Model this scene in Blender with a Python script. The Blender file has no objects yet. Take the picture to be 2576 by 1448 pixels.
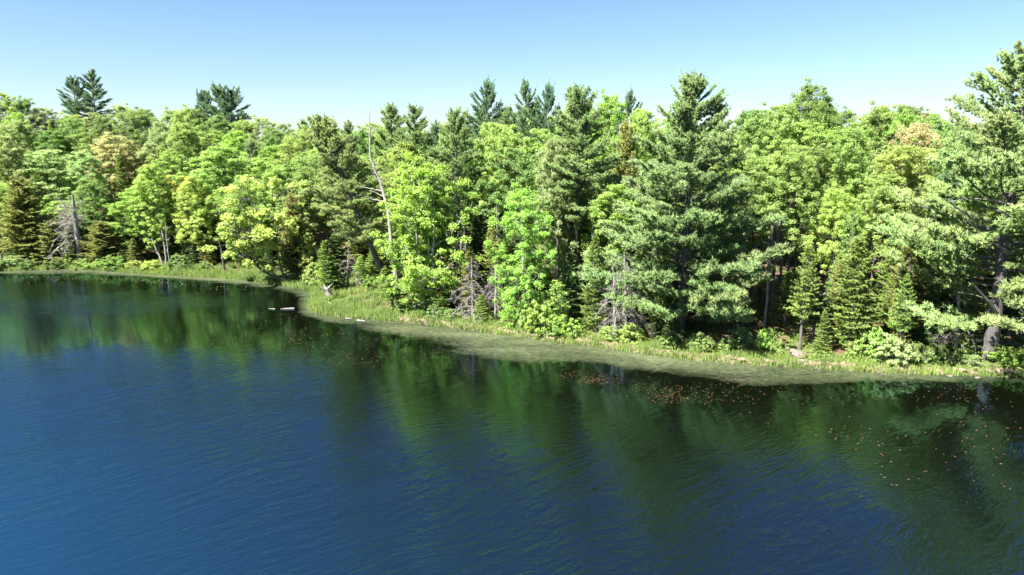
import bpy, math, random
import numpy as np
from mathutils import Vector, Matrix

# ------------------------------------------------------------------ camera, sky, sun, exposure
S = bpy.context.scene
C = S.collection
PITCH = math.radians(12.0)
CAM_H = 15.0
cd = bpy.data.cameras.new('camera'); cam = bpy.data.objects.new('camera', cd); C.objects.link(cam)
cd.lens = 24.0; cd.sensor_width = 36.0; cd.clip_end = 6000; cd.clip_start = 0.1
cam.location = (0, 0, CAM_H); cam.rotation_euler = (math.pi/2 - PITCH, 0, 0)
S.camera = cam

SUN_DIR = Vector((-0.62, -0.42, 0.98)).normalized()       # towards the sun: left and a little behind the camera
SUN_EL = math.asin(SUN_DIR.z); SUN_AZ = math.atan2(SUN_DIR.x, SUN_DIR.y)
W = bpy.data.worlds.new('World'); S.world = W; W.use_nodes = True
wn = W.node_tree; bg = wn.nodes['Background']
sky = wn.nodes.new('ShaderNodeTexSky'); sky.sky_type = 'NISHITA'; sky.sun_disc = False
sky.sun_elevation = SUN_EL; sky.sun_rotation = SUN_AZ
sky.altitude = 300; sky.air_density = 1.0; sky.dust_density = 0.35; sky.ozone_density = 5.0
wt = wn.nodes.new('ShaderNodeVectorMath'); wt.operation = 'MULTIPLY'; wt.inputs[1].default_value = (0.615, 0.632, 0.645)
wn.links.new(sky.outputs[0], wt.inputs[0]); wn.links.new(wt.outputs[0], bg.inputs[0]); bg.inputs[1].default_value = 0.052
sl = bpy.data.lights.new('sun', 'SUN'); so = bpy.data.objects.new('sun', sl); C.objects.link(so)
sl.energy = 4.0; sl.angle = math.radians(0.5); sl.color = (1.0, 0.955, 0.88)
so.rotation_euler = SUN_DIR.to_track_quat('Z', 'Y').to_euler(); so.location = SUN_DIR * 200
S.view_settings.view_transform = 'Standard'; S.view_settings.look = 'None'
S.view_settings.exposure = 2.45; S.view_settings.gamma = 1.0
S.cycles.max_bounces = 8; S.cycles.diffuse_bounces = 4; S.cycles.glossy_bounces = 3
S.cycles.transmission_bounces = 4; S.cycles.transparent_max_bounces = 8
S.cycles.caustics_reflective = False; S.cycles.caustics_refractive = False

# ------------------------------------------------------------------ survey helpers (photo grid of 2576 x 1448)
F = 2576 * 24.0 / 36.0
CF = np.array([0, math.cos(PITCH), -math.sin(PITCH)]); CU = np.array([0, math.sin(PITCH), math.cos(PITCH)]); CR = np.array([1., 0, 0])
def ray(px, py):
    return CF * F + CR * (px - 1288) + CU * (724 - py)
def P(px, py, z=0.0):                # where the line of sight meets height z
    d = ray(px, py); t = (z - CAM_H) / d[2]
    return np.array([d[0]*t, d[1]*t, z])
def PD(px, py, Y):                   # where the line of sight is Y metres out
    d = ray(px, py); t = Y / d[1]
    return np.array([d[0]*t, Y, CAM_H + d[2]*t])
def proj(p):
    q = np.asarray(p, float) - np.array([0, 0, CAM_H])
    w = q @ CF
    return 1288 + F * (q @ CR) / w, 724 - F * (q @ CU) / w

# ------------------------------------------------------------------ shoreline and terrain
SHORE_PX = [(-150,688),(-40,684),(60,680),(180,676),(300,684),(400,691),(520,697),(620,704),(690,716),(735,721),(768,727),
            (796,738),(792,756),(786,776),(806,788),(860,796),(930,801),(1000,808),(1080,817),(1160,825),(1250,838),(1340,850),
            (1400,860),(1480,867),(1560,878),(1640,891),(1740,903),(1850,912),(1940,918),(2060,926),(2200,934),(2350,939),
            (2480,943),(2576,948),(2720,958)]
shore_front = [P(x, y)[:2] for x, y in SHORE_PX]
poly = [(-150,-90),(-175,0),(-140,62),(-100,82)] + [tuple(p) for p in shore_front] + [(52,36),(74,20),(88,-20),(70,-80),(0,-115),(-90,-120)]
POLY = np.array(poly)
def shore_sd(X, Y):
    X = np.atleast_1d(np.asarray(X, float)); Y = np.atleast_1d(np.asarray(Y, float))
    best = np.full(X.shape, 1e9); inside = np.zeros(X.shape, bool)
    n = len(POLY)
    for i in range(n):
        a = POLY[i]; b = POLY[(i+1) % n]; ab = b - a; L = ab @ ab
        t = np.clip(((X-a[0])*ab[0] + (Y-a[1])*ab[1]) / L, 0, 1)
        best = np.minimum(best, np.hypot(X - a[0] - t*ab[0], Y - a[1] - t*ab[1]))
        c = ((a[1] > Y) != (b[1] > Y)) & (X < (b[0]-a[0]) * (Y-a[1]) / (b[1]-a[1] + 1e-12) + a[0])
        inside ^= c
    return np.where(inside, -best, best)
def wob(X, Y, s, k=0.0):
    return (np.sin(X/s + k) * np.cos(Y/s*1.13 - k*2) + 0.6*np.sin(X/s*2.3 - Y/s*1.7 + k*3) + 0.35*np.cos(X/s*4.1 + Y/s*3.7 + k)) / 1.95
def gz(X, Y):
    X = np.atleast_1d(np.asarray(X, float)); Y = np.atleast_1d(np.asarray(Y, float))
    s = shore_sd(X, Y)
    lf = np.clip((-X - 25) / 45, 0, 1); lf = lf*lf*(3-2*lf)
    k = 0.10 + 0.075*lf; H = 7 + 10*lf
    up = np.maximum(0, s - 3)
    z = np.where(s < 0, np.maximum(-2.2, s*0.35 - 0.04), 0.32*(1-np.exp(-s/0.5)) - 0.04 + H*(1-np.exp(-up*k/H)))
    z = z + np.where(s > 0.6, 1, 0) * (0.10*wob(X, Y, 1.7) + 0.3*np.clip(s/20, 0, 1)*wob(X, Y, 7, 1))
    return z
def g1(x, y): return float(gz(x, y)[0])

# ------------------------------------------------------------------ mesh assembly
class Geo:
    def __init__(s): s.V = []; s.n = 0; s.f3 = []; s.f4 = []; s.m3 = []; s.m4 = []; s.t = []
    def add(s, V, F_, mat=0, tint=0.5):
        V = np.asarray(V, float).reshape(-1, 3); F_ = np.asarray(F_, int)
        s.V.append(V); s.t.append(np.broadcast_to(np.asarray(tint, float), (len(V),)))
        if F_.shape[1] == 3: s.f3.append(F_ + s.n); s.m3.append(np.full(len(F_), mat))
        else: s.f4.append(F_ + s.n); s.m4.append(np.full(len(F_), mat))
        s.n += len(V)
    def mesh(s, name, mats, smooth=True):
        me = bpy.data.meshes.new(name)
        V = np.concatenate(s.V).astype(np.float32)
        f3 = np.concatenate(s.f3) if s.f3 else np.zeros((0, 3), int); f4 = np.concatenate(s.f4) if s.f4 else np.zeros((0, 4), int)
        m = np.concatenate([np.concatenate(s.m3) if s.m3 else np.zeros(0, int), np.concatenate(s.m4) if s.m4 else np.zeros(0, int)])
        me.vertices.add(len(V)); me.vertices.foreach_set('co', V.ravel())
        me.loops.add(f3.size + f4.size); me.polygons.add(len(f3) + len(f4))
        me.loops.foreach_set('vertex_index', np.concatenate([f3.ravel(), f4.ravel()]).astype(np.int32))
        st = np.concatenate([np.arange(len(f3))*3, f3.size + np.arange(len(f4))*4]).astype(np.int32)
        me.polygons.foreach_set('loop_start', st)
        me.polygons.foreach_set('material_index', m.astype(np.int32))
        me.polygons.foreach_set('use_smooth', np.full(len(m), smooth))
        a = me.attributes.new('tint', 'FLOAT', 'POINT'); a.data.foreach_set('value', np.concatenate(s.t).astype(np.float32))
        for x in mats: me.materials.append(x)
        me.update(calc_edges=True)
        return me

def tube(g, path, rad, sides=6, mat=0, tint=0.5, cap=True):
    path = np.asarray(path, float); n = len(path); rad = np.broadcast_to(np.asarray(rad, float), (n,))
    T = np.gradient(path, axis=0); T /= np.linalg.norm(T, axis=1, keepdims=True) + 1e-9
    ref = np.array([0.31, 0.95, 0.05]) if abs(T[:, 2]).mean() > 0.6 else np.array([0.05, 0.1, 1.0])
    A = np.cross(T, ref); A /= np.linalg.norm(A, axis=1, keepdims=True) + 1e-9; B = np.cross(T, A)
    an = np.arange(sides) * 2*math.pi/sides
    V = path[:, None] + rad[:, None, None] * (np.cos(an)[None, :, None]*A[:, None] + np.sin(an)[None, :, None]*B[:, None])
    i = np.arange(n-1)[:, None]*sides; j = np.arange(sides)[None]; k = (j+1) % sides
    Fc = np.stack([i+j, i+k, i+sides+k, i+sides+j], -1).reshape(-1, 4)
    g.add(V.reshape(-1, 3), Fc, mat, tint)
    if cap:
        e = V[-1]; c = path[-1][None]
        g.add(np.concatenate([e, c]), [(q, (q+1) % sides, sides) for q in range(sides)], mat, tint)

def unit(v): return v / (np.linalg.norm(v, axis=-1, keepdims=True) + 1e-9)

def leaves(g, cen, rad, per, size, rng, mat=0, squash=0.6, axis=None, ctint=None, up=0.75):
    """leaf-sized folded kites spread through clumps"""
    n = len(cen); idx = np.repeat(np.arange(n), per); N = len(idx)
    d = unit(rng.normal(size=(N, 3))); r = rng.random(N) ** 0.42
    off = d * (r * rad[idx])[:, None]; off[:, 2] *= squash
    pos = cen[idx] + off
    out = pos - axis if axis is not None else off
    nrm = unit(np.array([0, 0, up]) + 0.45*unit(out) + 0.55*rng.normal(size=(N, 3)))
    tan = unit(np.cross(nrm, rng.normal(size=(N, 3)))); bit = np.cross(nrm, tan)
    L = size * (0.7 + 0.6*rng.random(N)); Wd = L * (0.40 + 0.2*rng.random(N)); L = L[:, None]; Wd = Wd[:, None]
    fold = -nrm * L * 0.16
    V = np.stack([pos - tan*L*0.5, pos + bit*Wd + fold, pos + tan*L*0.55 + fold*0.5, pos - bit*Wd + fold], 1)
    ct = ctint if ctint is not None else rng.random(n)
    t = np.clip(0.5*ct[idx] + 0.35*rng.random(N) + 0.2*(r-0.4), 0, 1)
    g.add(V.reshape(-1, 3), np.arange(N*4).reshape(-1, 4), mat, np.repeat(t, 4))

def needles(g, pos, direc, per, length, width, rng, mat=0, spread=0.8, tint=None):
    n = len(pos); idx = np.repeat(np.arange(n), per); N = len(idx)
    d = unit(direc[idx] + spread*rng.normal(size=(N, 3)) + np.array([0, 0, 0.15]))
    L = (length * (0.7 + 0.5*rng.random(N)))[:, None]
    b = unit(np.cross(d, rng.normal(size=(N, 3)))) * width * 0.5
    p = pos[idx] + rng.normal(size=(N, 3)) * length * 0.12
    V = np.stack([p - b*0.5, p + b*0.5, p + d*L*0.6 + b, p + d*L, p + d*L*0.6 - b], 1)
    V = np.stack([p - b, p + b, p + d*L], 1)
    t = tint if tint is not None else rng.random(n)
    tt = np.clip(0.6*t[idx] + 0.4*rng.random(N), 0, 1)
    g.add(V.reshape(-1, 3), np.arange(N*3).reshape(-1, 3), mat, np.repeat(tt, 3))

# ------------------------------------------------------------------ materials
def mat(name):
    m = bpy.data.materials.new(name); m.use_nodes = True; nt = m.node_tree; nt.nodes.clear()
    return m, nt, nt.nodes.new('ShaderNodeOutputMaterial')
def N(nt, t, **kw):
    n = nt.nodes.new(t)
    for k, v in kw.items(): setattr(n, k, v)
    return n
def setv(n, **kw):
    for k, v in kw.items(): n.inputs[k.replace('_', ' ')].default_value = v
    return n
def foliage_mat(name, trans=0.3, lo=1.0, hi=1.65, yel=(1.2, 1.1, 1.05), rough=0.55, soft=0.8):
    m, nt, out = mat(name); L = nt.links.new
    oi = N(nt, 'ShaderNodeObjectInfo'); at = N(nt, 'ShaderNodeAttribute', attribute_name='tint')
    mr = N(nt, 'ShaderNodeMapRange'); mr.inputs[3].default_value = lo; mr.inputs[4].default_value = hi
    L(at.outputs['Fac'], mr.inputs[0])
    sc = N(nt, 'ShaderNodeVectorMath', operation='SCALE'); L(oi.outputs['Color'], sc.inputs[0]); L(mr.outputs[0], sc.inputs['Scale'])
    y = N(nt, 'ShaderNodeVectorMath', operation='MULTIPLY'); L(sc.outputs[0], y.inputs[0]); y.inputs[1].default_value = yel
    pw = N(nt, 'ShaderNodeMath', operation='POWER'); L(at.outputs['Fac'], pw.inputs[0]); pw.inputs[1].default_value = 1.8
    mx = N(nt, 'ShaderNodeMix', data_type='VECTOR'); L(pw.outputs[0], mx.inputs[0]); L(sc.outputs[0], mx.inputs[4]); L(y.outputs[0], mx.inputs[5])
    p = N(nt, 'ShaderNodeBsdfPrincipled'); L(mx.outputs[1], p.inputs['Base Color']); p.inputs['Roughness'].default_value = rough
    p.inputs['Specular IOR Level'].default_value = 0.15
    ge = N(nt, 'ShaderNodeNewGeometry'); nm = N(nt, 'ShaderNodeVectorMath', operation='MULTIPLY_ADD'); L(ge.outputs['Normal'], nm.inputs[0]); nm.inputs[1].default_value = (0.7,)*3; nm.inputs[2].default_value = (0, 0, soft)
    nn = N(nt, 'ShaderNodeVectorMath', operation='NORMALIZE'); L(nm.outputs[0], nn.inputs[0]); L(nn.outputs[0], p.inputs['Normal'])
    tc = N(nt, 'ShaderNodeVectorMath', operation='MULTIPLY'); L(mx.outputs[1], tc.inputs[0]); tc.inputs[1].default_value = (1.5, 1.55, 0.9)
    tr = N(nt, 'ShaderNodeBsdfTranslucent'); L(tc.outputs[0], tr.inputs[0])
    ms = N(nt, 'ShaderNodeMixShader'); ms.inputs[0].default_value = trans
    L(p.outputs[0], ms.inputs[1]); L(tr.outputs[0], ms.inputs[2]); L(ms.outputs[0], out.inputs[0])
    return m
def wood_mat(name, c1, c2, scale=6.0, rough=0.85, stretch=0.25, bump=0.4):
    m, nt, out = mat(name); L = nt.links.new
    tc = N(nt, 'ShaderNodeTexCoord'); mp = N(nt, 'ShaderNodeMapping'); mp.inputs['Scale'].default_value = (1, 1, stretch)
    L(tc.outputs['Object'], mp.inputs[0])
    no = N(nt, 'ShaderNodeTexNoise'); no.inputs['Scale'].default_value = scale; no.inputs['Detail'].default_value = 6; L(mp.outputs[0], no.inputs[0])
    no2 = N(nt, 'ShaderNodeTexNoise'); no2.inputs['Scale'].default_value = 0.9; L(tc.outputs['Object'], no2.inputs[0])
    ad = N(nt, 'ShaderNodeMath', operation='MULTIPLY_ADD'); L(no2.outputs[0], ad.inputs[0]); ad.inputs[1].default_value = 0.5; L(no.outputs[0], ad.inputs[2])
    cr = N(nt, 'ShaderNodeValToRGB'); cr.color_ramp.elements[0].position = 0.5; cr.color_ramp.elements[1].position = 1.0
    cr.color_ramp.elements[0].color = (*c1, 1); cr.color_ramp.elements[1].color = (*c2, 1); L(ad.outputs[0], cr.inputs[0])
    b = N(nt, 'ShaderNodeBump'); b.inputs['Strength'].default_value = bump; b.inputs['Distance'].default_value = 0.05; L(no.outputs[0], b.inputs['Height'])
    p = N(nt, 'ShaderNodeBsdfPrincipled'); p.inputs['Roughness'].default_value = rough
    L(cr.outputs[0], p.inputs['Base Color']); L(b.outputs[0], p.inputs['Normal']); L(p.outputs[0], out.inputs[0])
    return m
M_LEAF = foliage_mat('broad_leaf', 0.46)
M_NEEDLE = foliage_mat('pine_needle', 0.30, 0.95, 1.6, (1.15, 1.08, 1.0), 0.6, 1.0)
M_FIR = foliage_mat('fir_needle', 0.28, 0.75, 1.55, (1.25, 1.15, 0.85), 0.6, 0.8)
M_GRASS = foliage_mat('sedge', 0.35, 0.75, 1.55, (1.35, 1.12, 0.95), 0.5, 0.6)
M_BARK = wood_mat('grey_bark', (0.055, 0.047, 0.040), (0.20, 0.18, 0.16))
M_BARKD = wood_mat('pine_bark', (0.035, 0.030, 0.027), (0.13, 0.12, 0.115), 9, bump=0.8)
M_BARKL = wood_mat('pale_bark', (0.14, 0.13, 0.11), (0.42, 0.40, 0.36))
M_DEAD = wood_mat('weathered_wood', (0.15, 0.135, 0.12), (0.42, 0.39, 0.35), 8)
M_TWIG = wood_mat('dead_twig', (0.11, 0.098, 0.09), (0.33, 0.305, 0.285), 8)

# ground
def ground_mat():
    m, nt, out = mat('forest_floor'); L = nt.links.new
    tc = N(nt, 'ShaderNodeTexCoord')
    n1 = N(nt, 'ShaderNodeTexNoise'); setv(n1, Scale=0.35, Detail=5); L(tc.outputs['Object'], n1.inputs[0])
    n2 = N(nt, 'ShaderNodeTexNoise'); setv(n2, Scale=7.0, Detail=8, Roughness=0.75); L(tc.outputs['Object'], n2.inputs[0])
    r1 = N(nt, 'ShaderNodeValToRGB'); e = r1.color_ramp.elements
    e[0].position = 0.3; e[0].color = (0.03, 0.02, 0.012, 1); e[1].position = 0.75; e[1].color = (0.28, 0.165, 0.105, 1)
    k = e.new(0.5); k.color = (0.11, 0.065, 0.04, 1); L(n2.outputs[0], r1.inputs[0])
    r2 = N(nt, 'ShaderNodeValToRGB'); e = r2.color_ramp.elements
    e[0].position = 0.3; e[0].color = (0.03, 0.05, 0.012, 1); e[1].position = 0.7; e[1].color = (0.14, 0.17, 0.04, 1); L(n2.outputs[0], r2.inputs[0])
    at = N(nt, 'ShaderNodeAttribute', attribute_name='tint')
    ad = N(nt, 'ShaderNodeMath', operation='ADD'); L(n1.outputs[0], ad.inputs[0]); L(at.outputs['Fac'], ad.inputs[1])
    st = N(nt, 'ShaderNodeMapRange'); st.inputs[1].default_value = 0.52; st.inputs[2].default_value = 0.72; L(ad.outputs[0], st.inputs[0])
    mx = N(nt, 'ShaderNodeMix', data_type='RGBA'); L(st.outputs[0], mx.inputs[0]); L(r1.outputs[0], mx.inputs[6]); L(r2.outputs[0], mx.inputs[7])
    b = N(nt, 'ShaderNodeBump'); setv(b, Strength=0.6, Distance=0.1); L(n2.outputs[0], b.inputs['Height'])
    p = N(nt, 'ShaderNodeBsdfPrincipled'); setv(p, Roughness=0.95); L(mx.outputs[2], p.inputs['Base Color']); L(b.outputs[0], p.inputs['Normal'])
    L(p.outputs[0], out.inputs[0]); return m

# pond water: dark body, partly painted sky blue, under a rippled reflecting surface
def water_mat():
    m, nt, out = mat('pond_surface'); L = nt.links.new
    tc = N(nt, 'ShaderNodeTexCoord'); at = N(nt, 'ShaderNodeAttribute', attribute_name='tint')
    wn1 = N(nt, 'ShaderNodeTexNoise'); setv(wn1, Scale=0.12, Detail=2); L(tc.outputs['Object'], wn1.inputs[0])
    wsc = N(nt, 'ShaderNodeVectorMath', operation='MULTIPLY_ADD'); L(wn1.outputs['Color'], wsc.inputs[0]); wsc.inputs[1].default_value = (3.0, 3.0, 0); L(tc.outputs['Object'], wsc.inputs[2])
    def layer(angle, sx, sy, scale, detail, rough=0.5, dist=0.0):
        r = N(nt, 'ShaderNodeMapping'); r.vector_type = 'POINT'; r.inputs['Rotation'].default_value = (0, 0, -math.radians(angle))
        L(wsc.outputs[0], r.inputs[0])
        q = N(nt, 'ShaderNodeMapping'); q.inputs['Scale'].default_value = (sx, sy, 1); L(r.outputs[0], q.inputs[0])
        n = N(nt, 'ShaderNodeTexNoise'); setv(n, Scale=scale, Detail=detail, Roughness=rough, Distortion=dist); L(q.outputs[0], n.inputs[0])
        return n.outputs[0]
    a = layer(38, 0.30, 1.5, 1.35, 3, 0.6, 0.3)     # long crests running away to the upper right
    b = layer(20, 0.8, 2.4, 1.5, 2, 0.5, 0.4)
    c = layer(50, 1.0, 2.0, 4.2, 2, 0.6, 0.2)
    s1 = N(nt, 'ShaderNodeMath', operation='MULTIPLY_ADD'); L(b, s1.inputs[0]); s1.inputs[1].default_value = 0.42; L(a, s1.inputs[2])
    s2 = N(nt, 'ShaderNodeMath', operation='MULTIPLY_ADD'); L(c, s2.inputs[0]); s2.inputs[1].default_value = 0.20; L(s1.outputs[0], s2.inputs[2])
    pn = N(nt, 'ShaderNodeTexNoise'); setv(pn, Scale=0.065, Detail=3, Roughness=0.6); L(tc.outputs['Object'], pn.inputs[0])
    pm = N(nt, 'ShaderNodeMapRange'); pm.inputs[1].default_value = 0.35; pm.inputs[2].default_value = 0.65; pm.inputs[3].default_value = 0.40; pm.inputs[4].default_value = 1.30; L(pn.outputs[0], pm.inputs[0])
    st = N(nt, 'ShaderNodeMath', operation='MULTIPLY'); L(pm.outputs[0], st.inputs[0]); L(at.outputs['Fac'], st.inputs[1])
    di = N(nt, 'ShaderNodeMath', operation='MULTIPLY'); L(st.outputs[0], di.inputs[0]); di.inputs[1].default_value = 0.040
    bp = N(nt, 'ShaderNodeBump'); bp.inputs['Strength'].default_value = 1.0; L(di.outputs[0], bp.inputs['Distance']); L(s2.outputs[0], bp.inputs['Height'])
    fr = N(nt, 'ShaderNodeFresnel'); fr.inputs[0].default_value = 2.4; L(bp.outputs[0], fr.inputs['Normal'])
    gl = N(nt, 'ShaderNodeBsdfGlossy'); gl.inputs['Color'].default_value = (0.38, 0.62, 0.84, 1); gl.inputs['Roughness'].default_value = 0.04; L(bp.outputs[0], gl.inputs['Normal'])
    df = N(nt, 'ShaderNodeBsdfDiffuse'); sky_blue_at = N(nt, 'ShaderNodeAttribute', attribute_name='deep')  # 'deep' holds how much sky-reflection blue is painted into the diffuse colour
    cm = N(nt, 'ShaderNodeMix', data_type='RGBA'); L(sky_blue_at.outputs['Fac'], cm.inputs[0]); cm.inputs[6].default_value = (0.0022, 0.0030, 0.0012, 1); cm.inputs[7].default_value = (0.0035, 0.0260, 0.0580, 1); L(cm.outputs[2], df.inputs[0])
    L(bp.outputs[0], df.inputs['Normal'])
    ms = N(nt, 'ShaderNodeMixShader'); L(fr.outputs[0], ms.inputs[0]); L(df.outputs[0], ms.inputs[1]); L(gl.outputs[0], ms.inputs[2])
    L(ms.outputs[0], out.inputs[0]); return m
def algae_mat():
    m, nt, out = mat('pondweed_film'); L = nt.links.new
    tc = N(nt, 'ShaderNodeTexCoord'); at = N(nt, 'ShaderNodeAttribute', attribute_name='tint')
    mp = N(nt, 'ShaderNodeMapping'); mp.inputs['Rotation'].default_value = (0, 0, 0.35); mp.inputs['Scale'].default_value = (0.45, 1, 1); L(tc.outputs['Object'], mp.inputs[0])
    n1 = N(nt, 'ShaderNodeTexNoise'); setv(n1, Scale=0.30, Detail=7, Roughness=0.66, Distortion=1.2); L(mp.outputs[0], n1.inputs[0])
    n2 = N(nt, 'ShaderNodeTexNoise'); setv(n2, Scale=5.0, Detail=6, Roughness=0.7); L(mp.outputs[0], n2.inputs[0])
    s = N(nt, 'ShaderNodeMath', operation='MULTIPLY_ADD'); L(n2.outputs[0], s.inputs[0]); s.inputs[1].default_value = 0.32; L(n1.outputs[0], s.inputs[2])
    s2 = N(nt, 'ShaderNodeMath', operation='ADD'); L(s.outputs[0], s2.inputs[0]); L(at.outputs['Fac'], s2.inputs[1])
    mr = N(nt, 'ShaderNodeMapRange'); mr.inputs[1].default_value = 1.0; mr.inputs[2].default_value = 1.6; mr.inputs[4].default_value = 0.86; L(s2.outputs[0], mr.inputs[0])
    cr = N(nt, 'ShaderNodeValToRGB'); e = cr.color_ramp.elements; e[0].position = 0.35; e[0].color = (0.055, 0.072, 0.036, 1); e[1].position = 0.7; e[1].color = (0.185, 0.205, 0.112, 1); L(n2.outputs[0], cr.inputs[0])
    d = N(nt, 'ShaderNodeBsdfPrincipled'); setv(d, Roughness=0.35); d.inputs['Specular IOR Level'].default_value = 0.5; L(cr.outputs[0], d.inputs['Base Color'])
    t = N(nt, 'ShaderNodeBsdfTransparent'); ms = N(nt, 'ShaderNodeMixShader'); L(mr.outputs[0], ms.inputs[0]); L(t.outputs[0], ms.inputs[1]); L(d.outputs[0], ms.inputs[2])
    L(ms.outputs[0], out.inputs[0]); return m

# ------------------------------------------------------------------ objects
def link(name, data, parent=None, loc=(0, 0, 0), color=None):
    o = bpy.data.objects.new(name, data); C.objects.link(o)
    o.parent = parent; o.location = loc
    if color is not None: o.color = (*color, 1)
    return o
def tag(o, label=None, cat=None, group=None, kind=None):
    if label: o['label'] = label
    if cat: o['category'] = cat
    if group: o['group'] = group
    if kind: o['kind'] = kind
    return o

# ground sheet
def spaced(a, b, step, far, ratio=1.35):
    core = list(np.arange(a, b + step*0.5, step)); d = step; x = core[-1]; hi = []
    while x < far: d *= ratio; x += d; hi.append(x)
    d = step; x = core[0]; lo = []
    while x > -far: d *= ratio; x -= d; lo.append(x)
    return np.array(lo[::-1] + core + hi)
xs = spaced(-125, 70, 0.9, 2500); ys = spaced(36, 170, 0.9, 2500)
X, Y = np.meshgrid(xs, ys); Z = gz(X.ravel(), Y.ravel()); SD = shore_sd(X.ravel(), Y.ravel())
nx = len(xs); i, j = np.meshgrid(np.arange(nx-1), np.arange(len(ys)-1)); q = (j*nx + i).ravel()
g = Geo(); tint = np.clip(0.34 - SD*0.05, -0.12, 0.34) + 0.35*np.clip((SD-60)/50, 0, 1)
g.add(np.stack([X.ravel(), Y.ravel(), Z], 1), np.stack([q, q+1, q+nx+1, q+nx], 1), 0, tint)
tag(link('ground', g.mesh('ground', [ground_mat()])), kind='structure')

# water sheet, with the ripple strength kept per vertex (calm in the lee of the trees)
def interp(pts, v):
    a = sorted(pts); return np.interp(v, [p[0] for p in a], [p[1] for p in a])
xs = np.linspace(-180, 95, 221); ys = np.linspace(-125, 100, 181)
X, Y = np.meshgrid(xs, ys); X = X.ravel(); Y = Y.ravel(); SDw = -shore_sd(X, Y)
rip = 0.22 + 0.70*np.clip((SDw - 4) / 14, 0, 1)**0.9
rip *= 1 + 1.5*np.clip((38 - Y)/14, 0, 1)
lft = np.clip((-16 + (58 - Y)*0.6 - X)/9, 0, 1)*np.clip((SDw - 6)/5, 0, 1); rip *= 1 + 0.25*lft*np.clip((Y - 24)/12, 0.25, 1)
c = P(230, 860); rip *= 1 - 0.90*np.exp(-(((X-c[0]-0.0)/17)**2 + ((Y-c[1])/8.5)**2))
c = P(560, 810); rip *= 1 - 0.35*np.exp(-(((X-c[0])/10)**2 + ((Y-c[1])/5)**2))
c = P(2150, 1080); rip *= 1 - 0.35*np.exp(-(((X-c[0])/9)**2 + ((Y-c[1])/5)**2))
c = P(300, 755); rip *= 1 + 2.2*np.exp(-(((X-c[0])/26)**2 + ((Y-c[1])/4.5)**2))
g = Geo(); nx = len(xs); i, j = np.meshgrid(np.arange(nx-1), np.arange(len(ys)-1)); q = (j*nx + i).ravel()
g.add(np.stack([X, Y, 0*X], 1), np.stack([q, q+1, q+nx+1, q+nx], 1), 0, rip)
wm = g.mesh('pond_water', [water_mat()])      # sky-reflection blue painted in far out and left, peaty brown in the shallows
sky_blue = np.clip((SDw - 14) / 34, 0, 1); sky_blue = sky_blue*sky_blue*(3-2*sky_blue)*(0.22 + 0.78*np.clip((4 - X)/26, 0, 1)); wa = wm.attributes.new('deep', 'FLOAT', 'POINT'); wa.data.foreach_set('value', sky_blue.astype(np.float32))  # 'deep' weights the painted sky blue by shore distance and leftness, not depth
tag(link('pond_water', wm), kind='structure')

# pondweed film along the shore
OUT_PX = [(-150,694),(0,693),(200,693),(330,697),(480,706),(600,720),(700,736),(735,752),(728,772),(742,795),(850,828),(960,852),(1100,882),
          (1200,920),(1290,940),(1400,928),(1500,928),(1600,944),(1750,966),(1900,980),(2100,980),(2300,974),(2450,975),(2576,975),(2720,985)]
def resample(pts, n):
    pts = np.array([p[:2] for p in pts]); d = np.r_[0, np.cumsum(np.hypot(*np.diff(pts, axis=0).T))]; t = np.linspace(0, d[-1], n)
    return np.stack([np.interp(t, d, pts[:, 0]), np.interp(t, d, pts[:, 1])], 1)
n = 260; m_ = 14
inn = np.array([P(x, y) for x, y in SHORE_PX])[:, :2]; outp = np.array([P(x, y) for x, y in OUT_PX])[:, :2]
pxs = np.linspace(-150, 2720, n)
# walk both lines together by nearest arc share
ia = resample(inn, n); oa = resample(outp, n)
near = np.array([np.argmin(np.hypot(*(ia - o).T)) for o in oa]); near = np.maximum.accumulate(near)
ks = np.convolve(np.pad(near, 6, 'edge'), np.ones(13)/13, 'valid')
ia2 = np.stack([np.interp(ks, np.arange(n), ia[:, 0]), np.interp(ks, np.arange(n), ia[:, 1])], 1)
u = np.linspace(-0.12, 1.25, m_)
V = ia2[:, None]*(1-u)[None, :, None] + oa[:, None]*u[None, :, None]
dens = interp([(0,.56),(200,.62),(420,.72),(640,.72),(760,.52),(900,.54),(1050,.60),(1300,.66),(1500,.66),(1700,.66),(1900,.64),(2100,.56),(2300,.44),(2576,.34)],
              [float(proj((p[0], p[1], 0))[0]) for p in ia2])
tt = dens[:, None] + 0.12 - 0.70*np.clip(u, 0, 1.3)[None]**2.6
V = np.concatenate([V, np.full(V.shape[:2] + (1,), 0.006)], -1)
i, j = np.meshgrid(np.arange(m_-1), np.arange(n-1)); q = (j*m_ + i).ravel()
g = Geo(); g.add(V.reshape(-1, 3), np.stack([q, q+1, q+m_+1, q+m_], 1), 0, tt.ravel())
tag(link('pondweed_film', g.mesh('pondweed_film', [algae_mat()])), 'pale green film of pondweed floating along the shore', 'pondweed', kind='stuff')

# ------------------------------------------------------------------ tree generators (metres, standing at the origin)
def limb_path(a, b, rng, lift=0.25, n=6, wig=0.05):
    a = np.asarray(a, float); b = np.asarray(b, float); t = np.linspace(0, 1, n)[:, None]; L = np.linalg.norm(b-a)
    p = a*(1-t) + b*t; p[:, 2] += -lift*L*np.sin(t[:, 0]*math.pi)*0.6
    p[1:-1] += rng.normal(size=(n-2, 3))*wig*L*0.5
    return p

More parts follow.
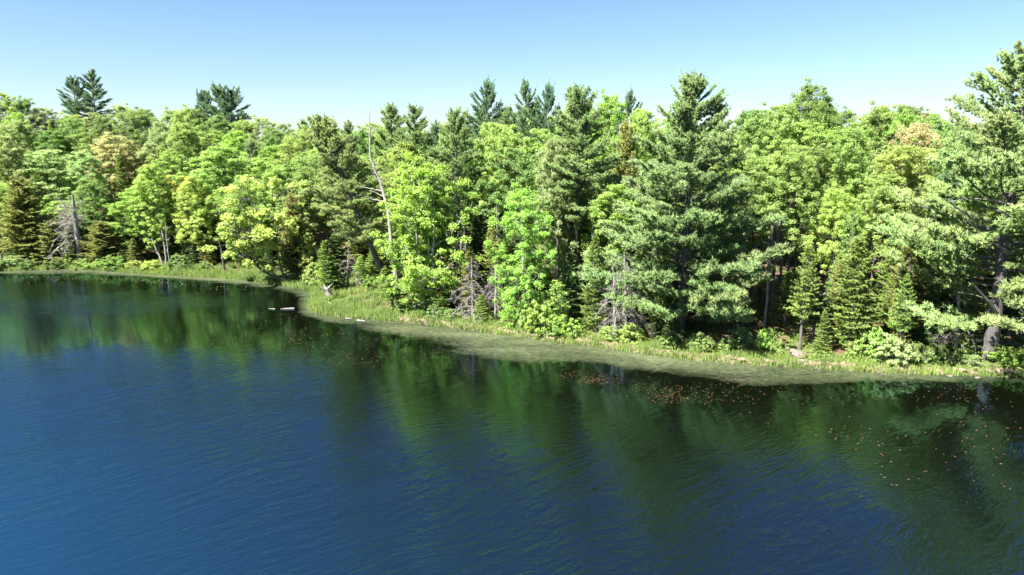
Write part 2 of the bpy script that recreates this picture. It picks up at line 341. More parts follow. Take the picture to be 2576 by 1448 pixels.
def broadleaf(name, H, R, base, limbs, sub, per, leaf, seed, stems=1, trunk_r=0.16, bark=None, spiky=0.0, shell=110):
    """returns (trunk mesh, crown mesh)"""
    rng = np.random.default_rng(seed); gt = Geo(); gl = Geo(); bk = bark or M_BARK
    bz = base*H; ch = H - bz; cen = []; crad = []; ct = []
    for sidx in range(stems):
        a = rng.random()*6.28; sp = 0 if stems == 1 else R*0.35
        top = np.array([sp*math.cos(a), sp*math.sin(a), H*0.9])
        foot = np.array([0.12*stems*math.cos(a)*(stems > 1), 0.12*stems*math.sin(a)*(stems > 1), -0.4])
        t = np.linspace(0, 1, 10)[:, None]; tr = foot*(1-t) + top*t; tr[1:-1, :2] += np.cumsum(rng.normal(size=(8, 2))*0.012*H*0.4, 0)
        tr[:, :2] -= 0
        k = 1/math.sqrt(stems)
        tube(gt, tr, trunk_r*k*(1 - t[:, 0]*0.88) + 0.05*np.exp(-t[:, 0]*25), 8)
        at = lambda z: np.array([np.interp(z, tr[:, 2], tr[:, 0]), np.interp(z, tr[:, 2], tr[:, 1]), z])
        nl = max(4, limbs//stems)
        for i in range(nl):
            tt = ((i + 0.5*rng.random()) / nl)
            az = i*2.39996 + rng.normal()*0.35 + sidx*1.3
            f = math.sqrt(max(0, 1 - (tt*0.97)**2.4)) * (0.62 + 0.38*min(1, tt/0.25)) * (0.72 + 0.42*rng.random())
            rr = R*f; z = bz + ch*(0.04 + 0.93*tt)
            c0 = at(min(z, H*0.88)); end = np.array([c0[0] + rr*math.cos(az), c0[1] + rr*math.sin(az), z + 0.05*ch*rng.normal()])
            z0 = max(bz*0.75, z - rr*(0.55 + 0.5*tt) - 0.3); st = at(min(z0, H*0.85))
            lp = limb_path(st, end, rng, 0.18); lr = trunk_r*0.38*(1-0.6*tt)*k
            tube(gt, lp, np.linspace(lr, 0.015, 6), 5)
            for s_ in range(sub):
                u_ = 0.30 + 0.72*(s_ + rng.random()) / sub
                u_ = min(1, u_); b = np.array([np.interp(u_, np.linspace(0, 1, 6), lp[:, q]) for q in range(3)])
                lat = R*0.30*(1.1 - 0.55*u_)
                e = b + np.clip(rng.normal(size=3), -1.25, 1.25)*lat*np.array([1, 1, 0.62]) + np.array([0, 0, 0.12*R*rng.random()])
                if e[2] > H*0.99: e[2] = H*(0.99 - 0.05*rng.random())
                hr = math.hypot(e[0]-c0[0], e[1]-c0[1]); lim = R*1.05*math.sqrt(max(0.02, 1 - ((e[2]-bz)/ch)**2.6)) if e[2] > bz + ch*0.3 else R*1.05
                if hr > lim: e[:2] = c0[:2] + (e[:2]-c0[:2])*lim/hr
                if spiky and rng.random() < spiky: e[2] += R*0.28*rng.random()
                tube(gt, np.array([b, (b+e)/2 + rng.normal(size=3)*0.05, e]), [0.022, 0.014, 0.006], 3, cap=False)
                cr_ = max(0.22, R*(0.055 + 0.085*rng.random())); cen.append(e); crad.append(cr_)
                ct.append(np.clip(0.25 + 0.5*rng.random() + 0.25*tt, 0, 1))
    nodes = np.array(cen)
    for q in range(shell):                       # sprays that close the dome of the crown
        v = rng.random()**0.8; a = rng.random()*6.283; fr = math.sqrt(max(0.03, 1 - v**2.6))*(0.80 + 0.20*min(1, v/0.25))
        lob = 0.86 + 0.14*math.sin(a*3 + seed + v*5); rr = R*fr*lob*(0.72 + 0.26*rng.random()); z = bz + ch*(0.03 + 0.93*v)*(0.97 + 0.03*lob)
        e = np.array([top[0]*0.5 + rr*math.cos(a), top[1]*0.5 + rr*math.sin(a), z]); b = nodes[np.argmin(((nodes - e*np.array([0.9, 0.9, 0.97]))**2).sum(1))]
        tube(gt, np.array([b, (b+e)/2 + rng.normal(size=3)*0.08, e]), [0.02, 0.013, 0.005], 3, cap=False)
        cen.append(e); crad.append(max(0.25, R*(0.085 + 0.07*rng.random()))); ct.append(np.clip(0.2 + 0.6*rng.random(), 0, 1))
    cen = np.array(cen); crad = np.array(crad)
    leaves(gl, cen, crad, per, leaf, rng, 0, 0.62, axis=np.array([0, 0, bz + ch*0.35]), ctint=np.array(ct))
    # stray single leaves between the sprays
    k = rng.integers(0, len(cen), len(cen)); leaves(gl, cen[k] + rng.normal(size=(len(k), 3))*0.15, crad[k]*1.5, max(4, per//7), leaf, rng, 0, 0.8, ctint=np.array(ct)[k])
    return gt.mesh(name + '_trunk', [bk]), gl.mesh(name + '_crown', [M_LEAF], smooth=False)

def pine_bough(name, seed, L=4.0, half=1.0, droop=0.0, upturn=0.35, per=13, dens=1.0):
    rng = np.random.default_rng(seed); g = Geo()
    n = 9; t = np.linspace(0, 1, n); path = np.stack([t*L, 0.10*L*np.sin(t*2.5 + rng.random()*6)*t, (-droop*t + upturn*t**2.2)*L*0.6], 1)
    tube(g, path, 0.055*(1-t*0.85)*L/4 + 0.006, 5, 1)
    pos = []; dr = []; tw = []
    ns = int(17*dens)
    for i in range(ns):
        u = 0.2 + 0.8*(i + rng.random())/ns; b = np.array([np.interp(u, t, path[:, q]) for q in range(3)])
        side = 1 if i % 2 else -1
        w = half*(0.35 + 0.65*math.sin(min(1, (u-0.1)/0.75)*math.pi*0.62))*(0.6 + 0.55*rng.random())*(1.0 if u < 0.85 else 0.6)
        ang = side*(0.95 - 0.45*u + rng.normal()*0.12); dv = np.array([math.cos(ang), math.sin(ang), 0.16 + 0.12*rng.normal()])
        e = b + dv*w; tube(g, np.array([b, (b+e)/2 + np.array([0, 0, -0.03]), e]), [0.014, 0.01, 0.005], 3, 1, cap=False)
        k = max(3, int(w/0.13)); uu = np.linspace(0.25, 1.0, k)
        for v in uu:
            p_ = b + dv*w*v + rng.normal(size=3)*np.array([0.07, 0.07, 0.04]); pos.append(p_); dr.append(unit(dv + np.array([0, 0, 0.55]) + rng.normal(size=3)*0.25))
            if rng.random() < 0.55:
                pos.append(p_ + np.array([rng.normal()*0.12, rng.normal()*0.12, 0.04 + 0.08*rng.random()])); dr.append(unit(dv*0.6 + np.array([0, 0, 0.8]) + rng.normal(size=3)*0.3))
    for v in np.linspace(0.55, 1, 12):
        b = np.array([np.interp(v, t, path[:, q]) for q in range(3)]); pos.append(b + rng.normal(size=3)*0.06); dr.append(unit(np.array([0.8, 0, 0.6])))
    pos = np.array(pos); dr = np.array(dr)
    tn = np.clip(0.15 + 0.45*pos[:, 0]/L + 0.45*rng.random(len(pos)), 0, 1)
    needles(g, pos, dr, per, 0.20, 0.044, rng, 0, 0.62, tint=tn)
    return g.mesh(name, [M_NEEDLE, M_BARKD], smooth=False)

BOUGHS = {'long': [pine_bough('bough_long', 10+i, 4.0, 1.15, 0.05, 0.30, 16) for i in range(5)],
          'mid': [pine_bough('bough_mid', 30+i, 2.8, 0.95, 0.0, 0.45, 16) for i in range(4)],
          'top': [pine_bough('bough_top', 50+i, 1.6, 0.55, -0.1, 0.7, 15, 0.8) for i in range(4)]}
BL = {'long': 4.0, 'mid': 2.8, 'top': 1.6}

def pine_plan(H, R, base, seed, n, lean=(0, 0), gap=0.0, top_spread=1.0, pw=0.62):
    """list of (kind, variant, matrix) for the boughs and the trunk's path"""
    rng = np.random.default_rng(seed); t = np.linspace(0, 1, 14)
    bend = np.cumsum(rng.normal(size=(14, 2))*0.003*H, 0)
    tr = np.stack([bend[:, 0] + lean[0]*t**1.0, bend[:, 1] + lean[1]*t, -0.5 + (H+0.1)*t], 1)
    out = []; az = rng.random()*6.28
    for i in range(n):
        v = (i + rng.random()*0.8)/n; tz = base + (1-base)*(v**0.92)
        c = np.array([np.interp(tz, t, tr[:, q]) for q in range(3)])
        az += 2.39996 + rng.normal()*0.3
        tc = (tz-base)/(1-base)
        shape = (0.72 + 0.28*min(1, tc/0.22)) * (1 - tc)**pw + 0.07*top_spread
        Lb = R*shape*(0.62 + 0.52*rng.random())
        if gap and rng.random() < gap*(1-tc): continue
        el = math.radians(-6 + 14*rng.random() + 34*tc**1.6 + rng.normal()*4)
        kind = 'long' if Lb > 3.0 else 'mid' if Lb > 1.7 else 'top'
        sc = Lb/BL[kind]
        Mx = Matrix.Translation(Vector(c)) @ Matrix.Rotation(az, 4, 'Z') @ Matrix.Rotation(-el, 4, 'Y') @ Matrix.Rotation(rng.normal()*0.2, 4, 'X') @ Matrix.Diagonal((sc, sc*(0.9+0.3*rng.random()), sc*0.95, 1))
        out.append((kind, int(rng.integers(0, len(BOUGHS[kind]))), Mx))
    for q in range(3):      # leaders
        out.append(('top', q % 4, Matrix.Translation(Vector(tr[-2+ (q > 0)*0]) ) @ Matrix.Rotation(q*2.1, 4, 'Z') @ Matrix.Rotation(-math.radians(84-10*q), 4, 'Y') @ Matrix.Diagonal((0.7, 0.7, 0.7, 1))))
    return out, tr

def grab(me):
    n = len(me.vertices); V = np.zeros(n*3, np.float32); me.vertices.foreach_get('co', V); V = V.reshape(-1, 3)
    m = len(me.polygons); ls = np.zeros(m, np.int32); lt = np.zeros(m, np.int32); mi = np.zeros(m, np.int32)
    me.polygons.foreach_get('loop_start', ls); me.polygons.foreach_get('loop_total', lt); me.polygons.foreach_get('material_index', mi)
    lv = np.zeros(len(me.loops), np.int32); me.loops.foreach_get('vertex_index', lv)
    tn = np.zeros(n, np.float32); me.attributes['tint'].data.foreach_get('value', tn)
    f3 = lv[ls[lt == 3][:, None] + np.arange(3)]; f4 = lv[ls[lt == 4][:, None] + np.arange(4)]
    return V, f3, f4, mi[lt == 3], mi[lt == 4], tn
GRAB = {k: [grab(m) for m in v] for k, v in BOUGHS.items()}
def merged_pine(name, H, R, base, seed, n, trunk_r=0.2, stems=1, **kw):
    gc = Geo(); gt = Geo()
    for s_ in range(stems):
        off = np.array([0, 0, 0.]) if s_ == 0 else np.array([R*0.30*math.cos(s_*2.3), R*0.30*math.sin(s_*2.3), -H*0.05*s_])
        plan, tr = pine_plan(H, R, base, seed + s_*7, n//stems, lean=tuple(off[:2]), **kw)
        tube(gt, tr, trunk_r/math.sqrt(stems)*(1 - np.linspace(0, 1, len(tr))*0.9), 8)
        for kind, vi, Mx in plan:
            V, f3, f4, m3, m4, tn = GRAB[kind][vi]; A = np.array(Mx); V2 = V @ A[:3, :3].T + A[:3, 3]
            nd = f3[m3 == 0]; b0 = gc.n
            gc.V.append(V2); gc.t.append(tn); gc.n += len(V2)
            gc.f3.append(f3 + b0); gc.m3.append(m3); gc.f4.append(f4 + b0); gc.m4.append(m4)
    return gt.mesh(name + '_trunk', [M_BARKD]), gc.mesh(name + '_crown', [M_NEEDLE, M_BARKD], smooth=False)

def fir(name, H, R, base, seed, whorl=0.38, per=6, droop=0.15, nl=0.15, nw=0.075, ragged=0.25, full=1.0, dead=0, power=0.85, bark=None, shag=0.0):
    rng = np.random.default_rng(seed); gt = Geo(); gc = Geo(); t = np.linspace(0, 1, 10)
    bend = np.cumsum(rng.normal(size=(10, 2))*0.003*H, 0); tr = np.stack([bend[:, 0], bend[:, 1], -0.3 + (H+0.3)*t], 1)
    tube(gt, tr, (0.018*H)*(1-t*0.93) + 0.01, 7)
    z = base*H; az = 0; pos = []; dr = []; tn = []
    while z < H*0.985:
        tc = (z - base*H)/(H*(1-base)); L = R*((1-tc)**power)*(1 if tc > 0.12 else 0.7 + 2.5*tc) + 0.06
        k = int(4 + 2*rng.random())
        for i in range(k):
            az += 2.39996 + rng.normal()*0.2; Lb = L*(1 - ragged + 2*ragged*rng.random()*0.8)
            c0 = np.array([np.interp(z, tr[:, 2], tr[:, 0]), np.interp(z, tr[:, 2], tr[:, 1]), z + rng.normal()*(0.08 + 0.5*shag)])
            d = np.array([math.cos(az), math.sin(az), 0]); up = 0.75*tc**1.5 - droop*(1-tc) + shag*rng.normal()
            pth = np.array([c0 + d*Lb*q + np.array([0, 0, (up*q + 0.10*q*q)*Lb]) for q in (0, .35, .7, 1)])
            tube(gc, pth, [0.02, 0.014, 0.009, 0.004], 3, 1, cap=False)
            m = max(3, int(Lb/0.13*full))
            for q in range(m):
                u = (q+0.6)/m; b = np.array([np.interp(u, (0, .35, .7, 1), pth[:, w]) for w in range(3)])
                wl = Lb*0.42*(1.05-u)*(0.7+0.6*rng.random())
                for sgn in (-1, 1):
                    sd = np.array([-d[1], d[0], 0])*sgn*0.85 + d*0.6; kk = max(1, int(wl/0.14))
                    for w in range(kk):
                        v = (w+0.8)/kk; pos.append(b + sd*wl*v + np.array([0, 0, -0.10*wl*v])); dr.append(sd + rng.normal(size=3)*0.2); tn.append(0.2 + 0.35*v + 0.45*rng.random())
            pos.append(pth[-1]); dr.append(d); tn.append(0.8)
        z += whorl*(0.55 + 0.6*rng.random())*(0.35 + 0.65*(1-tc))
    for q in range(6): pos.append(tr[-1] - np.array([0, 0, q*0.12])); dr.append(np.array([0, 0, 1.])); tn.append(0.6)
    needles(gc, np.array(pos), unit(np.array(dr)), per, nl, nw, rng, 0, 0.42, tint=np.clip(np.array(tn), 0, 1))
    return gt.mesh(name + '_trunk', [bark or M_BARK]), gc.mesh(name + '_crown', [M_FIR, M_TWIG], smooth=False)

def dead_branch(name, seed, L=1.6, twigs=9, droop=0.5, m=None):
    rng = np.random.default_rng(seed); g = Geo(); t = np.linspace(0, 1, 7)
    p = np.stack([t*L, 0.12*L*np.sin(t*3 + rng.random()*6)*t, -droop*L*t**1.6 + 0.12*L*np.sin(t*3)], 1)
    tube(g, p, 0.028*(1-t*0.8), 5)
    for i in range(twigs):
        u = 0.25 + 0.72*rng.random(); b = np.array([np.interp(u, t, p[:, q]) for q in range(3)]); sg = 1 if i % 2 else -1
        e = b + np.array([0.5, sg*(0.4+0.5*rng.random()), -0.5*droop + 0.5*rng.normal()*0.5])*L*(0.45-0.25*u)
        mid = (b+e)/2 + rng.normal(size=3)*0.05*L; tube(g, np.array([b, mid, e]), [0.014, 0.010, 0.005], 3, cap=False)
        for _ in range(2):
            e2 = mid + rng.normal(size=3)*L*0.14; tube(g, np.array([mid, e2]), [0.008, 0.004], 3, cap=False)
    return g.mesh(name, [m or M_TWIG])
DB = [dead_branch('dead_branch', 70+i, 1.6, 10, 0.15 + 0.2*i) for i in range(5)]
DBL = [dead_branch('bleached_branch', 80+i, 1.6, 9, 0.1 + 0.2*i, M_DEAD) for i in range(4)]

BROAD = {
 'full': [broadleaf('maple', 16, 4.0, 0.22, 21, 10, 116, 0.138, 100+i, spiky=0.1, shell=125) for i in range(4)],
 'high': [broadleaf('tall_maple', 18, 4.4, 0.40, 20, 10, 116, 0.138, 120+i, trunk_r=0.2, spiky=0.1, shell=150) for i in range(3)],
 'low': [broadleaf('shore_maple', 13, 4.0, 0.07, 26, 11, 108, 0.138, 140+i, stems=2, trunk_r=0.17, spiky=0.35, shell=50, bark=M_BARKL) for i in range(3)],
 'thin': [broadleaf('young_maple', 11, 2.3, 0.15, 20, 8, 55, 0.155, 160+i, trunk_r=0.09, spiky=0.5, shell=30, bark=M_BARKL) for i in range(2)],
 'bush': [broadleaf('shrub', 2.4, 1.7, 0.04, 16, 4, 55, 0.15, 180+i, stems=4, trunk_r=0.05, spiky=0.3, shell=20) for i in range(3)],
}
BDIM = {'full': (16, 4.0), 'high': (18, 4.4), 'low': (13, 4.0), 'thin': (11, 2.3), 'bush': (2.4, 1.7)}
PINES = {'spire': [merged_pine('pine', 18, 3.6, 0.35, 200+i, 62, 0.22) for i in range(3)],
         'open': [merged_pine('open_pine', 17, 4.4, 0.35, 240+i, 58, 0.2, gap=0.15, pw=0.55, top_spread=0.6) for i in range(2)],
         'flat': [merged_pine('ridge_pine', 16, 4.2, 0.40, 220, 100, 0.2, stems=3, gap=0.12, top_spread=2.2)]}
PDIM = {'spire': (18, 3.6), 'open': (17, 4.4), 'flat': (16, 4.2)}
FIRS = {'fir': [fir('fir', 7, 1.5, 0.06, 300+i) for i in range(3)],
        'raised': [fir('raised_fir', 7, 1.35, 0.36, 310+i) for i in range(2)],
        'spruce': [fir('spruce', 11, 1.7, 0.10, 320+i, per=5, nw=0.10, nl=0.19, whorl=0.44) for i in range(2)],
        'cedar': [fir('cedar', 9, 2.0, 0.05, 330+i, whorl=0.30, droop=-0.25, ragged=0.45, nl=0.22, nw=0.085, per=5, power=0.5, shag=0.35) for i in range(2)]}
FDIM = {'fir': (7, 1.5), 'raised': (7, 1.35), 'spruce': (11, 1.7), 'cedar': (9, 2.0)}

# colours of foliage (albedo)
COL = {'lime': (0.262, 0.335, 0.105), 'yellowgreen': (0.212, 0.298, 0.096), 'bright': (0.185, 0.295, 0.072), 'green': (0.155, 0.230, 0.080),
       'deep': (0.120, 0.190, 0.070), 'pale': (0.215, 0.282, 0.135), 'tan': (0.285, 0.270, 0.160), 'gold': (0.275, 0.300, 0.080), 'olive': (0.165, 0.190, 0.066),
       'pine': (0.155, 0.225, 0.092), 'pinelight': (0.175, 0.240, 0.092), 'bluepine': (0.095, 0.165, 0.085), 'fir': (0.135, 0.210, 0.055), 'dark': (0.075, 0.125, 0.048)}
CW = {'lime': 'lime green', 'yellowgreen': 'yellow-green', 'bright': 'bright green', 'green': 'mid green', 'deep': 'deep green', 'pale': 'pale green',
      'tan': 'tan-leaved', 'gold': 'golden', 'olive': 'olive', 'pine': 'green', 'pinelight': 'light green', 'bluepine': 'blue-green', 'fir': 'yellow-green', 'dark': 'dark'}
rnd = random.Random(5)
REG = []           # every plant: (object, centre px, kind, x, y, spread)
def jit(c, a=0.12): k = 1 + rnd.uniform(-a, a); return tuple(v*k*(1 + rnd.uniform(-a, a)*0.5) for v in c)

def plant(name, cat, meshes, x, y, sx, sz, color, label=None, group=None, rz=None, lean=(0, 0), z=None):
    root = bpy.data.objects.new(name, None); C.objects.link(root); root.empty_display_size = 0.3
    root.location = (x, y, g1(x, y) - 0.05 if z is None else z)
    root.rotation_euler = (lean[0], lean[1], 0)
    root.scale = (sx, sx, sz)
    rz = rnd.uniform(0, 6.28) if rz is None else rz
    for nm, me in zip(('trunk', 'crown'), meshes):
        o = link(nm, me, root, color=color); o.rotation_euler = (0, 0, rz)
    tag(root, label, cat, group)
    return root
def kind_of(fam):
    return ('broadleaf_tree', 'broadleaf tree') if fam in ('full', 'high', 'low', 'thin') else ('shrub', 'shrub') if fam == 'bush' else \
           ('pine_tree', 'pine tree') if fam in ('spire', 'open', 'flat') else ('cedar_tree', 'cedar tree') if fam == 'cedar' else ('fir_tree', 'fir tree')
def place(fam, var, px, ytop, Y, hw, col, label=None, group=None, rz=None, lean=(0, 0), sag=1.0):
    """stand a plant Y metres out in line with px, as tall as its top reaches in the photo"""
    top = PD(px, ytop, Y); x = top[0]; gz_ = g1(x, Y); H = max(1.0, top[2] - gz_)
    R = hw/F * Y/math.cos(PITCH)
    tab, dim = (BROAD, BDIM) if fam in BROAD else (PINES, PDIM) if fam in PINES else (FIRS, FDIM)
    ms = tab[fam][var % len(tab[fam])]; h, r = dim[fam]; nm, cat = kind_of(fam)
    o = plant(nm, cat, ms, x, Y, R/r, H/h, jit(COL[col]), label, group, rz, lean)
    REG.append([o, (px, ytop + 60), nm, x, Y, R, col, label is None])
    return o

def boughed_pine(x, y, H, R, base, seed, n, col, label, trunk_r, lean=(0, 0), rz=0, sub=None, **kw):
    root = link('pine_tree', None, None, (x, y, g1(x, y) - 0.05)); tag(root, label, 'pine tree')
    plan, tr = pine_plan(H, R, base, seed, n, lean=lean, **kw)
    gt = Geo(); t = np.linspace(0, 1, len(tr)); tube(gt, tr, trunk_r*(1 - t*0.9) + 0.12*trunk_r*np.exp(-t*30), 10)
    link('trunk', gt.mesh('pine_trunk', [M_BARKD]), root)
    c0 = jit(COL[col], 0.05)
    for kind, vi, Mx in plan + (sub or []):
        b = link('bough', BOUGHS[kind][vi], root, color=jit(c0, 0.10)); b.matrix_local = Mx
    px, py = proj((x, y, g1(x, y) + H*0.6)); REG.append([root, (px, py), 'pine_tree', x, y, R*0.7, col, False])
    return root, tr

_SP = [(x, P(x, y)[1]) for x, y in SHORE_PX if not (735 < x < 806)] + [(790, P(790, 783)[1])]
def sh(px): return float(interp(_SP, px))

HERO = [
 ('cedar', 0, 48, 452, 4.0, 62, 'olive', 'bushy olive-brown cedar at the far left edge of the shore'),
 ('cedar', 1, 128, 556, 3.0, 54, 'olive', 'lower olive cedar just left of the bare broken snag'),
 ('full', 0, 112, 372, 15, 92, 'pale', 'pale grey-green maple rising behind the olive cedars at the left edge'),
 ('full', 1, 222, 448, 8, 58, 'green', 'rounded mid green maple directly behind the broken snag'),
 ('high', 0, 285, 338, 22, 76, 'tan', 'tan-leaved maple with a bare grey trunk on the left hillside'),
 ('full', 2, 375, 405, 5, 62, 'lime', 'lime maple with slim pale trunks above the yellow shrubs on the left shore'),
 ('thin', 0, 438, 432, 9, 44, 'gold', 'golden-leaved young maple between two lime maples on the left shore'),
 ('full', 3, 548, 362, 11, 98, 'yellowgreen', 'broad yellow-green maple, the largest one above the sedge bay'),
 ('full', 4, 480, 436, 5, 55, 'lime', 'lime maple standing over dark spruces left of the sedge bay'),
 ('low', 1, 612, 440, 6.5, 74, 'yellowgreen', 'yellow-green maple with low boughs over the sedge bay'),
 ('full', 1, 690, 420, 10, 58, 'yellowgreen', 'yellow-green maple behind the trunks leaning over the bay'),
 ('cedar', 0, 730, 498, 3.0, 44, 'olive', 'dark olive columnar cedar right behind the leaning trunks'),
 ('fir', 0, 168, 578, 1.8, 26, 'fir', 'small fir at the foot of the broken snag'),
 ('cedar', 1, 252, 560, 3.2, 50, 'olive', 'olive cedar just right of the broken snag'),
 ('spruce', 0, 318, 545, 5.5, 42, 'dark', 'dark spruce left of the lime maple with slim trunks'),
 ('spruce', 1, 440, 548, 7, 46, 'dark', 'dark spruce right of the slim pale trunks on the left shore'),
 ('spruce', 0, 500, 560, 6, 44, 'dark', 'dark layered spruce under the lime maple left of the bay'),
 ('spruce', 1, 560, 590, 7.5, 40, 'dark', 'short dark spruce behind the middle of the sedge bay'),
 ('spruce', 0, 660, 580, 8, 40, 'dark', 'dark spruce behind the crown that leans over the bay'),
 ('fir', 1, 818, 606, 8.0, 38, 'fir', 'small yellow-green fir behind the driftwood stump'),
 ('fir', 2, 905, 645, 12.5, 30, 'bright', 'short bushy fir on the headland under the leaning pine'),
 ('spire', 0, 986, 256, 19, 92, 'pine', 'left one of two full pine tops right of the tall white snag'),
 ('spire', 1, 1044, 260, 17, 84, 'pine', 'right one of two full pine tops right of the tall white snag'),
 ('spire', 2, 1100, 300, 21, 50, 'bluepine', 'lower blue-green pine top in the dip right of the paired pine tops'),
 ('full', 3, 1012, 350, 14, 80, 'yellowgreen', 'yellow-green maple just right of the tall white snag'),
 ('low', 0, 1068, 392, 3.6, 118, 'bright', 'large bright green maple with low spreading boughs behind the grassy point'),
 ('open', 0, 1222, 200, 31, 74, 'bluepine', 'single blue-green pine spire above the centre of the wood'),
 ('open', 1, 1324, 202, 33, 66, 'bluepine', 'left spire of the twin pines on the central skyline'),
 ('open', 2, 1376, 210, 32, 60, 'bluepine', 'right spire of the twin pines on the central skyline'),
 ('full', 0, 1246, 298, 14, 74, 'yellowgreen', 'gold-tipped yellow-green maple under the single pine spire'),
 ('full', 2, 1398, 335, 9, 66, 'pale', 'pale green maple left of the big two-topped pine'),
 ('low', 2, 1330, 462, 3.0, 92, 'bright', 'bright green shore maple with a forked pale trunk near the bank'),
 ('fir', 0, 1497, 590, 3.2, 46, 'fir', 'neat yellow-green fir between the bright maple and the great pine'),
 ('full', 1, 1537, 232, 29, 62, 'bright', 'bright green maple top on the skyline right of the two-topped pine'),
 ('open', 0, 1588, 228, 35, 52, 'bluepine', 'small distant pine top left of the great pine'),
 ('full', 4, 1612, 262, 19, 62, 'yellowgreen', 'yellow-green maple filling the gap left of the great pine top'),
 ('cedar', 1, 1576, 322, 17, 46, 'olive', 'olive-brown conifer crown behind the left boughs of the great pine'),
 ('full', 0, 1838, 330, 14, 70, 'yellowgreen', 'yellow-green maple against the right flank of the great pine'),
 ('high', 1, 1900, 268, 24, 74, 'green', 'mid green maple top first on the skyline right of the great pine'),
 ('high', 2, 1965, 256, 22, 78, 'yellowgreen', 'yellow-green maple second on the skyline right of the great pine'),
 ('high', 0, 2048, 208, 27, 84, 'green', 'highest maple crown right of the great pine'),
 ('high', 1, 1995, 375, 13, 92, 'yellowgreen', 'broad yellow-green maple on twin dark trunks right of the great pine'),
 ('high', 2, 2130, 318, 17, 82, 'yellowgreen', 'yellow-green maple under the notch in the right skyline'),
 ('high', 0, 2112, 470, 11, 66, 'lime', 'lower lime maple above the small raised fir'),
 ('full', 1, 2216, 258, 25, 82, 'yellowgreen', 'yellow-green domed maple left of the orange-tinged maple'),
 ('full', 2, 2290, 254, 36, 70, 'green', 'deep green dome on the skyline behind the orange-tinged maple'),
 ('high', 1, 2312, 300, 15, 72, 'tan', 'orange-tinged maple near the right end of the wood'),
 ('high', 2, 2226, 430, 12, 78, 'yellowgreen', 'yellow-green maple directly above the broad dark fir'),
 ('full', 3, 2378, 395, 14, 66, 'green', 'mid green maple between the orange-tinged maple and the edge pine'),
 ('high', 0, 2425, 300, 24, 56, 'pale', 'pale maple top on the skyline left of the edge pine'),
 ('raised', 0, 2036, 612, 3.2, 46, 'fir', 'fir with a bare grey lower trunk standing on the sunny bank'),
 ('fir', 1, 2166, 600, 4.2, 76, 'fir', 'broad dense fir right of the bare-trunked fir'),
 ('fir', 2, 2112, 640, 6.5, 42, 'fir', 'slender fir between the bare-trunked fir and the broad fir'),
 ('spruce', 1, 2312, 470, 9.5, 40, 'dark', 'tall narrow blue-dark spruce below the orange-tinged maple'),
 ('cedar', 0, 2306, 590, 6, 60, 'olive', 'feathery olive conifer left of the edge pine boughs'),
 ('raised', 1, 2282, 690, 3.0, 40, 'fir', 'thin fir with a dark trunk behind the round shore bush'),
 ('raised', 0, 1985, 680, 7.0, 34, 'fir', 'thin fir just left of the bare-trunked fir'),
 ('fir', 0, 1915, 725, 8.0, 40, 'olive', 'low olive fir in the shade right of the great pine'),
 ('raised', 1, 1240, 560, 6.5, 40, 'olive', 'sparse olive fir behind the grey dead trees'),
 ('spruce', 0, 1205, 520, 10, 46, 'dark', 'dark spruce behind the grey dead trees'),
 ('spruce', 1, 1290, 560, 9, 40, 'dark', 'dark spruce between the dead trees and the bright shore maple'),
 ('fir', 1, 1215, 742, 1.9, 34, 'fir', 'knee-high yellow-green fir right on the grassy bank by the dead trees'),
 ('raised', 0, 985, 690, 2.6, 40, 'fir', 'small dark fir on the grassy point left under the large bright maple'),
 ('raised', 1, 1100, 735, 2.4, 36, 'fir', 'small fir with a bare stem under the middle of the large bright maple'),
 ('fir', 2, 1440, 640, 7, 44, 'dark', 'dark fir behind the trunks of the two-topped pine'),
 ('spruce', 0, 1600, 600, 8, 42, 'dark', 'dark spruce between the dead fir and the great pine'),
 ('fir', 0, 2075, 780, 2.6, 26, 'fir', 'tiny fir right beside the bare grey trunk on the sunny bank'),
 ('fir', 1, 1700, 800, 2.2, 44, 'dark', 'small dark fir at the foot of the great pine'),
 ('thin', 1, 772, 585, 8.0, 26, 'lime', 'slender pale-leaved sapling right of the columnar cedar'),
 ('thin', 0, 1405, 700, 2.0, 34, 'bright', 'leafy bright sapling over the bank right of the shore maple'),
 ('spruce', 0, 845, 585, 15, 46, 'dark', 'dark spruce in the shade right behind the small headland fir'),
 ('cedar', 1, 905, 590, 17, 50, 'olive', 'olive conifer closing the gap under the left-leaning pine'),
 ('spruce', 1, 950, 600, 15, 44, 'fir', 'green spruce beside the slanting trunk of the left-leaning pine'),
 ('fir', 0, 968, 672, 6.0, 34, 'fir', 'bushy fir in front of the foot of the tall white snag'),
 ('thin', 1, 2150, 520, 8, 30, 'green', 'slender young maple behind the tip of the broad fir'),
]
for fam, var, px, yt, off, hw, col, lab in HERO:
    place(fam, var, px, yt, sh(px) + off, hw, col, lab)
for k, (px, yt, hw, lab) in enumerate([(183, 192, 44, 'left one of the twin flat-boughed pines high on the left ridge'),
                                       (227, 180, 46, 'right and taller one of the twin flat-boughed pines high on the left ridge')]):
    top = PD(px, yt, 140 + k*2); gg = g1(top[0], top[1]); H = top[2] - gg
    boughed_pine(top[0], top[1], H, hw*1.35/F*145, 0.42, 400+k, 72, 'bluepine', lab, 0.3, gap=0.15)
place('flat', 0, 560, 220, 128, 66, 'bluepine', 'flat-topped pine clump standing above the ridge left of centre')
place('flat', 0, 512, 232, 132, 30, 'bluepine', 'thin pine leaning off the left side of the flat-topped clump')

